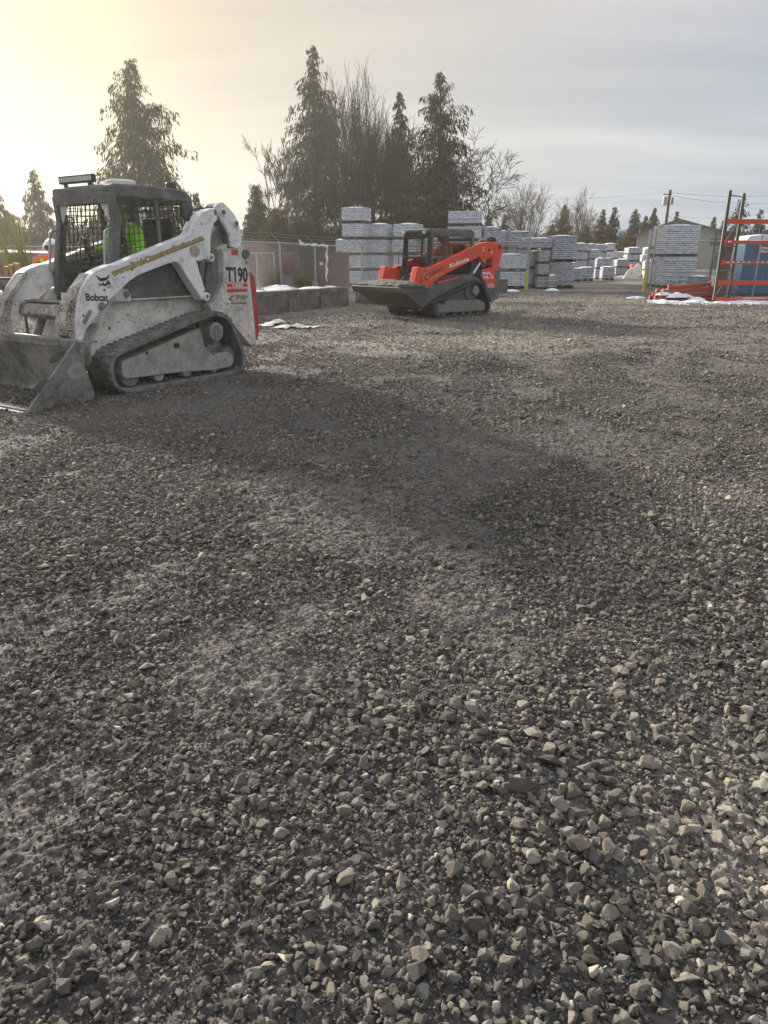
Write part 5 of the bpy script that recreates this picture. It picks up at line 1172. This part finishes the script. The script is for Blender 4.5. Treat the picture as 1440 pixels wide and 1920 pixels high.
MB().box((4.9, -.04, 1.8), (2.6, .06, 3.4)).build('roller_door', 'galvd', Wh)
MB().box((hw_-1.3, -.05, ze-.9), (1.6, .05, .7)).build('window', 'glassy', Wh)
# second building behind the cabin
e0, e1 = P_(1400, 448, 70), P_(1560, 420, 70)
W2 = thing('warehouse', 'grey building with a sloping dark roof rising behind the blue toilet', 'warehouse', (e0.x, 70, 0), -.50)
MB().prism([(0, -1), (12, -1), (12, e0.z), (6, e0.z+2.1), (0, e0.z-.2)], 0, 15).build('wall', 'bwall', W2); MB().prism([(-.6, e0.z-.35), (6, e0.z+2.1), (12.6, e0.z-.1), (12.6, e0.z+.2), (6, e0.z+2.4), (-.6, e0.z-.05)], -.5, 15.5).build('roof', 'roofm', W2)
# white box van with snow on its roof
Yv = 64; a, b = at(1206, 500, Yv), at(1241, 500, Yv); zv = at(1220, 463, Yv).z
Vn = thing('parked_van', 'white van with snow on its roof parked behind the gate fence', 'van', ((a.x+b.x)/2, Yv, 0)); wv = (b.x-a.x)
MB().box((0, 1.2, zv*.55), (wv, 2.2, zv*.8)).build('body', mat('white_van_paint', (.6,.62,.63), .35), Vn, bevel=.12)
s_ = snow_patch('snow_cap', 0, 1.2, zv*.95, wv*.5, 1.1, .12, None, 0, 5, parent=Vn); del s_['kind']
MB().box((-.1, .08, zv*.68), (wv*.35, .06, zv*.28)).build('window', 'glassy', Vn, bevel=.02)
MB().box((wv*.42, .08, zv*.60), (wv*.1, .06, zv*.4)).build('side_mirror', 'black', Vn, bevel=.02)
for x in (-wv*.32, wv*.32): MB().cyl((x, .25, .36), .36, .25, 'Y', 20).build('wheel', 'rubberd', Vn, bevel=.03)
# orange plastic barrier with white sheeting
Yb = 52; a, b = at(1176, 505, Yb), at(1208, 505, Yb)
t = thing('plastic_barrier', 'orange plastic barrier draped with white sheeting in the far yard', 'barrier', ((a.x+b.x)/2, Yb, 0))
MB().prism([(-.2, 0), (.2, 0), (.1, .9), (-.1, .9)], -(b.x-a.x)/2+.2, (b.x-a.x)/2, ax=0).build('barrier', 'safety_orange', t, bevel=.05)
s_ = snow_patch('sheeting', -.1, -.35, 0, .8, .3, .75, None, 0, 12, parent=t, m='cloth_white'); del s_['kind']
# utility pole and wires
Yu = 84; pb, pt = at(1239, 480, Yu), at(1257, 356, Yu)
U = thing('utility_pole', 'dark leaning utility pole with a transformer and wires', 'utility pole', (pb.x, Yu, 0)); dx_ = pt.x-pb.x; hp_ = pt.z
lean = lambda z_: dx_*z_/hp_*.25
MB().tube([(0+dx_*.55, 0, -.5), (dx_, 0, hp_)], [.19, .13], 10).build('pole', 'pole', U)
px_ = lambda z_: dx_*(.55+.45*z_/hp_)
ztr = at(1250, 377, Yu).z
MB().cyl((px_(ztr)-.42, 0, ztr), .24, .85, 'Z', 12).build('transformer', 'galv', U, bevel=.05); MB().cyl((px_(ztr)+.34, 0, ztr), .15, .7, 'Z', 10).build('transformer', 'galvd', U, bevel=.04)
MB().box((px_(hp_)-.25, 0, hp_-.45), (.9, .08, .09)).build('cross_arm', 'pole', U)
for x in (-.6, -.1, .15): MB().cyl((px_(hp_)+x, 0, hp_-.30), .04, .18, 'Z', 8).build('insulator', 'galv', U)
def wire(label, a, b, sag, r=.016):
    pts = [Vector(a).lerp(Vector(b), k/14)-Vector((0, 0, sag*4*(k/14)*(1-k/14))) for k in range(15)]
    return tag(MB().tube(pts, r, 4).build('overhead_wire', 'black', None), label, 'overhead wire', 'overhead wires on the utility pole')
tp_ = Vector((pb.x+dx_, Yu, hp_-.25)); tl_ = Vector((pb.x+px_(ztr-1), Yu, ztr-1.4))
wire('thin overhead wire running from the pole top past the bare trees', tp_, at(700, 330, 150), 2.0)
wire('overhead wire from the pole top across to the rack side', tp_, at(1500, 362, 95), .4)
wire('thin overhead wire just under the pole top', tp_-Vector((0, 0, .3)), at(1500, 378, 95), .5)
wire('service wire dropping from the pole to the blue toilet side', tl_, at(1420, 402, 70), .3, .02)
wire('service wire dropping from the pole to the warehouse roof', tl_, at(1330, 424, 90), .5, .02)
wire('lower service wire reaching the warehouse gable end', tl_, at(1345, 440, 90), .4, .02)
# ---------------------------------------------------------------- red things behind the fence
def cont(px0, px1, Y, ty, label, m='red_tank', d_=2.4):
    a, b = at(px0, 500, Y), at(px1, 500, Y); h = at((px0+px1)/2, ty, Y).z; w_ = b.x-a.x
    t = thing('waste_container', label, 'container', ((a.x+b.x)/2, Y, 0), 0, 'red steel containers behind the fence')
    MB().box((0, d_/2, h/2+.08), (w_, d_, h-.16)).build('body', m, t, bevel=.02)
    r = MB(); k_ = max(3, int(w_/.45))
    for i in range(k_+1): r.box((-w_/2+.04+i*(w_-.08)/k_, -.03, h/2+.08), (.08, .07, h-.2))
    r.build('side_rib', m, t, bevel=.008); MB().box((0, -.02, h-.04), (w_+.06, .12, .10)).build('top_rail', m, t, bevel=.01)
    return t
c1_ = cont(597, 650, 31, 475, 'faded red steel container next to the tall pallet stack')
MB().box((-.45, -.075, 1.15), (.14, .01, .12)).build('notice', 'paper', c1_)
c2_ = cont(-160, 66, 22.5, 474, 'long red container with a snowy top behind the tall reeds')
s_ = snow_patch('snow_cap', 0, 1.2, at(0, 474, 22.5).z, 2.0, 1.2, .10, None, 0, 33, parent=c2_); del s_['kind']
def tank(px0, px1, py, Y, r, label, rz=.2):
    a, b = at(px0, py, Y), at(px1, py, Y); L = b.x-a.x; t = thing('steel_tank', label, 'tank', ((a.x+b.x)/2, Y, 0), rz, 'red steel tanks behind the fence'); z_ = max(r+.1, (a.z))
    prof = [(-L/2-.12, .4*r), (-L/2-.05, .8*r), (-L/2, r), (L/2, r), (L/2+.05, .8*r), (L/2+.12, .4*r)]
    MB().tube([(x, 0, z_) for x, _ in prof], [q for _, q in prof], 26).build('shell', 'red_tank', t, smooth=False, bevel=.01)
    for k in (-.3, .3): MB().tube([(L*k-.03, 0, z_), (L*k+.03, 0, z_)], r+.03, 26).build('hoop', 'red_tank', t); MB().box((L*k, 0, (z_-r)/2+.03), (.15, r*1.4, z_-r+.12)).build('saddle', 'galvd', t)
    return t
tank(455, 500, 488, 30, .62, 'big dull red cylindrical tank behind the dry reeds', .35)
tank(528, 556, 496, 31, .45, 'smaller rusty red tank between fence posts', -.2)
# snow topped yellow planks and a yellow machine cover behind the white loader
t = thing('timber_planks', 'yellow painted boards leaning in a row behind the white loader', 'boards', (0, 0, 0))
for k in range(3):
    a = at(14+k*11, 522-k*1.5, 14.5); b = at(30+k*8, 498-k*3, 14.9); MB().prism([(a.x, a.z), (a.x+.07, a.z-.02), (b.x+.07, b.z-.02), (b.x, b.z)], 14.4, 14.55).build('board', 'yellow', t)
t = thing('equipment_box', 'yellow steel equipment box behind the worker', 'equipment box', (at(56, 500, 20.5).x, 20.5, 0))
zz2 = at(56, 485, 20.5).z; MB().box((0, .3, zz2/2), (.42, .6, zz2)).build('case', 'yellow', t, bevel=.03); MB().box((0, .3, zz2+.02), (.46, .64, .04)).build('lid', 'yellow', t, bevel=.01); MB().box((0, -.01, zz2*.7), (.12, .03, .05)).build('latch', 'black', t)
# white portable machine at the edge of the view
Yq = 10.4; pc_ = at(2, 560, Yq)
t = thing('portable_generator', 'white portable generator in a black tube frame beside the white loader', 'generator', (pc_.x-.18, Yq, 0)); zt3 = at(8, 532, Yq).z; zb3 = at(8, 575, Yq).z
MB().box((0, 0, (zt3+zb3)/2-.05), (.62, .45, zt3-zb3-.10)).build('housing', 'arm', t, bevel=.03)
MB().box((.20, -.228, (zt3+zb3)/2), (.20, .006, .13)).build('label_plate', 'paper', t)
MB().box((0, 0, .22), (.5, .4, .30)).build('engine', 'red', t, bevel=.04)
for y in (-.25, .25): MB().tube([(-.36, y, .05), (-.36, y, zt3-.02), (-.28, y, zt3+.06), (.28, y, zt3+.06), (.36, y, zt3-.02), (.36, y, .05)], .02, 8).build('tube_frame', 'black', t)
for sd in (-1, 1): MB().cyl((sd*.30, -.28, .12), .12, .07, 'Y', 18).build('wheel', 'rubberd', t, bevel=.01)
p = at(14, 618, 9.7); t = thing('fuel_can', 'red plastic fuel can beside the white loader bucket arm', 'fuel can', (at(-6, 600, 10.0).x, 10.0, 0.0)); 
MB().box((0, 0, .30), (.30, .26, .60)).build('can', 'red', t, bevel=.04, seg=3); MB().tube([(-.08, 0, .60), (-.08, 0, .68), (.06, 0, .68), (.06, 0, .60)], .018, 6).build('handle', 'red', t); MB().cyl((.12, 0, .64), .03, .08, 'Z', 10).build('spout', 'black', t)
# ---------------------------------------------------------------- grasses
def reeds(label, x, y, z, h, r, n_, m, lean=(0, 0), group='tufts of dry ornamental grass'):
    t = thing('grass_tuft', label, 'ornamental grass', (x, y, z), 0, group); mb = MB()
    for _ in range(n_):
        a = rnd(0, 6.28); q = rnd(0, r*.35); s_ = rnd(.55, 1.0)*h; o_ = rnd(.2, 1.0)*r; b0 = Vector((math.cos(a)*q, math.sin(a)*q, 0)); d_ = Vector((math.cos(a)*o_+lean[0]*s_, math.sin(a)*o_+lean[1]*s_, s_))
        w_ = .005+h*.0016; sd = Vector((-math.sin(a+1), math.cos(a+1), 0))*w_; m_ = b0+d_*.55+Vector((0, 0, s_*.12)); tp__ = b0+d_
        mb.add([b0-sd, b0+sd, m_+sd*.8, m_-sd*.8, tp__], [(0, 1, 2, 3), (3, 2, 4)])
    mb.build('blades', m, t); return t
for i, (px, ty, Y, h, r, lab) in enumerate(((500, 480, 24.5, 1.25, .45, 'tall dry grass tuft before the red tank'), (560, 498, 25.2, .8, .35, 'brown grass tuft by the snowy pipe frame'), (574, 505, 26, .7, .3, 'small dead grass tuft behind the heaped snow'), (690, 520, 30, .6, .3, 'sparse green weeds at the foot of the pallet stacks'))):
    p = at(px, ty, Y); reeds(lab, p.x, Y, p.z-h, h, r, 170, 'drygrass' if i != 3 else 'grassgreen')
p = at(48, 490, 18.6); reeds('very tall yellow-green reeds leaning over the fence behind the white loader', p.x, 18.6, 0.0, 2.7, .45, 130, 'grassgreen', (-.22, 0))
# ---------------------------------------------------------------- trees
def tri_cloud(name, C, D, S, m, parent):
    """C centres, D directions, S lengths -> long thin leaf sprays"""
    C, D, S = map(lambda a: np.asarray(a, float), (C, D, S)); k = len(C)
    rn = RNG.normal(size=(k, 3)); sd = np.cross(D, rn); sd /= np.linalg.norm(sd, axis=1)[:, None]+1e-9
    w_ = S[:, None]*.13
    t1 = C+D*S[:, None]; mid = C+D*S[:, None]*.45
    V_ = np.stack([C, mid+sd*w_, t1, mid-sd*w_], 1).reshape(-1, 3); F_ = np.arange(4*k).reshape(-1, 4)
    return np_mesh(name, V_, F_, m, parent)
def cedar(label, x, y, H, R, m='cedar', dens=1.0, group='conifers behind the yard', droop=.55, seed=0, leaf=.34, zb=.04, gap=.0, taper=.85, z0=0, cat='conifer tree', inst='conifer_tree'):
    rg = random.Random(seed+500); t = thing(inst, label, cat, (x, y, z0), rg.uniform(0, 6), group)
    MB().tube([(0, 0, -.3), (rg.uniform(-.1, .1), rg.uniform(-.1, .1), H*.4), (rg.uniform(-.1, .1), 0, H*.75), (0, 0, H)], [H*.020, H*.014, H*.007, .012], 8).build('trunk', 'trunk', t, smooth=True)
    limb = MB(); C, D, S = [], [], []
    nb_ = int(H*30*dens**.5)
    for i in range(nb_):
        u = (i+rg.random())/nb_; z_ = H*(zb+(1-zb)*u); rad = R*(1-u)**taper*((rg.uniform(.22, 1.0)+(.22 if rg.random() < .10 else 0)))+.12
        if u > .80: rad *= rg.uniform(.25, 1.15)
        if rg.random() < gap: rad *= .5
        a = rg.uniform(0, 2*PI); da = Vector((math.cos(a), math.sin(a), 0)); up0 = rg.uniform(.25, .75)*(1 if u < .75 else 1.3)
        path = []
        ns_ = 6
        for s_ in range(ns_+1):
            f_ = s_/ns_; path.append(Vector((0, 0, z_))+da*rad*f_+Vector((0, 0, rad*(up0*f_-droop*f_*f_*.8))))
        limb.tube(path, [max(.006, rad*.012*(1-f_/7.)) for f_ in range(ns_+1)], 3, caps=False)
        k = int(rad*(24 if u < .8 else 26)*dens)+5
        for _ in range(k):
            f_ = rg.random()**.65*.98+.02; j = min(int(f_*ns_), ns_-1); p = path[j].lerp(path[j+1], f_*ns_-j)
            sd = Vector((-da.y, da.x, 0))*rg.gauss(0, .20*rad*(1.15-f_)+.05)
            dd = (da*rg.uniform(.0, .8)+Vector((-da.y, da.x, 0))*rg.uniform(-.7, .7)+Vector((0, 0, -rg.uniform(.5, 1.7)))).normalized()
            C.append(p+sd+Vector((0, 0, rg.uniform(-.30, .12)*min(1, rad)))); D.append(dd); S.append(leaf*rg.uniform(.4, 1.1)*(.75 if u > .85 else 1))
    limb.build('limbs', 'trunk', t); tri_cloud('crown', [tuple(c) for c in C], [tuple(d_) for d_ in D], S, m, t); return t
def bare(label, x, y, H, spread, m='twig', seed=0, stems=5, fast=.9, group='bare winter trees', lv=5, up=.35, droop=0.0, z0=0, base_r=None, sx=1.0):
    rg = random.Random(seed+900); t = thing('bare_tree', label, 'bare tree', (x, y, z0), 0, group); tk = MB(); br = MB()
    def grow(p, d_, L, r, lev):
        path = [p]; q = p.copy(); dd = d_.copy(); ns_ = 4 if lev < 3 else 3
        for _ in range(ns_):
            dd = (dd+Vector((rg.gauss(0, .10), rg.gauss(0, .10), rg.gauss(0, .05)+up*.12-droop*(lev/5.)*.35))).normalized(); q = q+dd*L/ns_; path.append(q)
        rs = [r*(1-.5*k/ns_) for k in range(ns_+1)]
        (tk if lev == 0 else br).tube(path, rs, 5 if lev < 2 else 3, caps=False)
        if lev >= lv: return
        nk = rg.randint(3, 4) if lev < lv-1 else rg.randint(4, 5)
        for k in range(nk):
            f_ = rg.uniform(.30, 1.0) if k else 1.0; j = min(int(f_*ns_), ns_-1); p2 = path[j].lerp(path[j+1], f_*ns_-j)
            sp__ = spread*(.55 if k == 0 else 1.0)*rg.uniform(.6, 1.25); a = rg.uniform(0, 2*PI)
            o_ = dd.orthogonal().normalized(); o2 = dd.cross(o_); nd = (dd+(o_*math.cos(a)+o2*math.sin(a))*sp__+Vector((0, 0, up*.35))).normalized(); nd.x *= sx; nd.normalize()
            grow(p2, nd, L*rg.uniform(.58, .80)*fast, max(.013, r*(1-.45*f_)*rg.uniform(.5, .7)), lev+1)
    b_r = base_r or H*.014
    for s_ in range(stems):
        a = 2*PI*s_/stems+rg.uniform(-.4, .4); tilt = rg.uniform(.05, .28)*(spread/.5)*(0 if stems == 1 else 1)
        grow(Vector((math.cos(a)*.15, math.sin(a)*.15, -.2)), Vector((math.cos(a)*tilt, math.sin(a)*tilt, 1)).normalized(), H*.36*rg.uniform(.85, 1.1), b_r*rg.uniform(.7, 1.1), 0)
    o1 = tk.build('trunk', 'trunk', t); o2 = br.build('crown', m, t)
    mz = max(max(v[2] for v in br.v), .1)
    for o_ in (o1, o2):
        for v_ in o_.data.vertices: v_.co *= H/mz
    return t
def place(px, ty, Y): p = at(px, ty, Y); return p.x, Y, p.z
def ced(lab, px, ty, hwpx, Y, **kw):
    x, y, H = place(px, ty, Y); R = hwpx/F_PX*(Y*cpp)*1.30; kw.setdefault('leaf', .32*Y/50+.05); cedar(lab, x, y, H, R, **kw)
ced('broad dark cedar standing directly behind the white loader cab', 242, 112, 104, 38, seed=1, dens=1.55, taper=.58, droop=.65, leaf=.30)
ced('slim grey-green conifer rising behind the white loader light bar', 62, 318, 46, 41, seed=2, dens=1.3, m='cedar_far')
ced('conifer at the outer edge beyond the tall reeds', -6, 362, 44, 44, seed=3, dens=1.3, m='cedar_far')
ced('short conifer showing between the loader cab and its arm', 367, 362, 22, 44, seed=4, dens=1.2, m='cedar_far')
ced('small dark conifer next to the white loader rear link', 478, 346, 34, 46, seed=5, dens=1.5, taper=.6)
ced('tallest ragged cedar with a bent tip over the fence', 586, 84, 108, 50, seed=6, dens=1.1, taper=.80, droop=.75, gap=.15, leaf=.36)
ced('narrow cedar between the bare tree and the second tall cedar', 750, 172, 62, 53, seed=7, dens=1.15, taper=.8, droop=.7, gap=.2)
ced('tall open topped cedar above the orange loader', 826, 134, 116, 51, seed=8, dens=1.0, taper=.72, droop=.75, gap=.2)
ced('olive green bushy conifer by the fence post', 518, 392, 46, 40, seed=9, dens=1.9, taper=.45, m='bush', droop=.4)
x, y, H = place(662, 96, 47); bare('tall bare tree of many upright stems between the two big cedars', x, y, H, .38, seed=1, stems=15, lv=4, up=.6, fast=1.0, m='twig', base_r=.13)
x, y, H = place(712, 125, 48); bare('bare tree of fine upright twigs beside the narrow cedar', x, y, H, .40, seed=12, stems=8, lv=4, up=.7, fast=1.0, m='twig')
x, y, H = place(520, 245, 47); bare('thin bare tree spreading beside the tallest cedar', x, y, H, .55, seed=3, stems=3, lv=5, up=.4, m='twig')
x, y, H = place(858, 240, 48); bare('drooping bare tree with hanging twigs over the pallets', x, y, H, .55, seed=6, stems=6, lv=5, up=.22, droop=.45, m='twig', base_r=.07)
x, y, H = place(990, 330, 80); bare('round crowned bare maple behind the grey pallets', x, y, H, .80, seed=7, stems=10, lv=4, up=.14, m='twigb', base_r=.10)
x, y, H = place(1092, 345, 84); bare('bare maple beside the brownish conifers', x, y, H, .72, seed=8, stems=8, lv=4, up=.18, m='twigb', base_r=.09)
for px, ty, hw, Y, s_, mm, lab in ((918, 392, 17, 76, 21, 'cedar_far', 'small conifer over the snow topped stack'), (947, 402, 13, 78, 22, 'cedar_far', 'little conifer beside the bare maple'),
  (1060, 383, 34, 79, 23, 'cedar_brown', 'brownish conifer between the two bare maples'), (1036, 420, 26, 77, 36, 'cedar_brown', 'low brownish conifer at the foot of the bare maple'), (1100, 420, 28, 78, 24, 'cedar_brown', 'low brown conifer thicket in front of the second maple'), (1132, 392, 26, 80, 25, 'cedar_brown', 'brown tipped conifer over the far pallets'), (1153, 388, 24, 82, 26, 'cedar_far', 'pointed green conifer over the far pallets'),
  (1193, 392, 27, 100, 27, 'cedar_far', 'dark pointed conifer by the warehouse corner'), (1212, 404, 18, 104, 28, 'cedar_far', 'conifer just beside the warehouse corner'), (1228, 389, 18, 106, 29, 'cedar_far', 'conifer rising behind the warehouse eave'), (1270, 396, 13, 118, 30, 'cedar_far', 'thin conifer tip behind the warehouse ridge'),
  (1340, 406, 13, 100, 31, 'cedar_far', 'small conifer between the warehouse and rack'), (1358, 412, 12, 104, 37, 'cedar_far', 'smaller conifer touching the rack frame'), (1393, 368, 34, 62, 32, 'cedar_far', 'dark fir behind the tall rack frame'), (1427, 392, 20, 74, 33, 'cedar_far', 'conifer above the blue toilet'), (1175, 440, 26, 88, 34, 'cedar_brown', 'brown shrubby conifer before the warehouse corner'), (1455, 400, 22, 80, 35, 'cedar_far', 'conifer at the outer edge past the blue toilet')):
    ced(lab, px, ty, hw, Y, seed=s_, m=mm, dens=1.1, leaf=.26*Y/60, taper=.75, droop=.35)
for i, (px, ty, hw, Y) in enumerate(((120, 400, 46, 48), (180, 410, 50, 50), (300, 418, 46, 50), (20, 400, 50, 52), (350, 430, 40, 52), (420, 440, 30, 56), (-40, 395, 45, 50))):
    ced(['bushy conifer filling the view through the loader cab door screen', 'low conifer behind the front pillar of the white loader', 'low conifer seen through the side screen of the white loader', 'hazy conifer above the red container', 'low conifer seen behind the white loader arm', 'low conifer in the gap by the loader rear link', 'hazy conifer past the end of the red container'][i], px, ty, hw, Y, seed=50+i, m='cedar_far', dens=1.3, taper=.55)
for i, (px, ty, hw, Y) in enumerate(((640, 420, 45, 46), (700, 410, 50, 47), (790, 400, 50, 47), (560, 410, 45, 45), (870, 420, 40, 47))):
    ced(['dense evergreen behind the tall pallet stack', 'dense evergreen behind the second pallet stack', 'dense evergreen behind the orange loader roof', 'dense evergreen at the foot of the tallest cedar', 'dense evergreen at the foot of the drooping bare tree'][i], px, ty, hw, Y, seed=70+i, m='cedar', dens=1.6, taper=.45)
# far wood: one leafy mass along the horizon
Cw, Dw, Sw = [], [], []
rgw = np.random.default_rng(77); kx = 60000
xw = rgw.uniform(-170, 190, kx); yw = rgw.uniform(128, 150, kx); tw = 3.2+2.2*fbm(xw/6., yw*0+1.3, 4, 99)*2; zw = rgw.random(kx)**.8*tw
dw = rgw.normal(size=(kx, 3)); dw /= np.linalg.norm(dw, axis=1)[:, None]; dw[:, 2] = np.abs(dw[:, 2])*.6
fw_ = tri_cloud('woods', np.stack([xw, yw, zw], 1), dw, rgw.uniform(.6, 1.3, kx), 'cedar_far', None); tag(fw_, 'far strip of mixed evergreen woods along the horizon', kind='stuff')
# ---------------------------------------------------------------- haze volume added to stand in for the veil of lens glare
HZ = bpy.data.materials.new('glare_haze'); HZ.use_nodes = True; nt = HZ.node_tree; nt.nodes.clear()
pvn = nt.nodes.new('ShaderNodeVolumePrincipled'); pvn.inputs['Color'].default_value = (1, .96, .88, 1); pvn.inputs['Density'].default_value = .0008; pvn.inputs['Anisotropy'].default_value = .62
on = nt.nodes.new('ShaderNodeOutputMaterial'); nt.links.new(pvn.outputs[0], on.inputs['Volume'])
hb = MB().box((5, 70, 8), (420, 200, 19)).build('haze', HZ); hb.location = (0, 0, 0); tag(hb, 'thin haze volume added to give the veil of lens glare', kind='stuff')
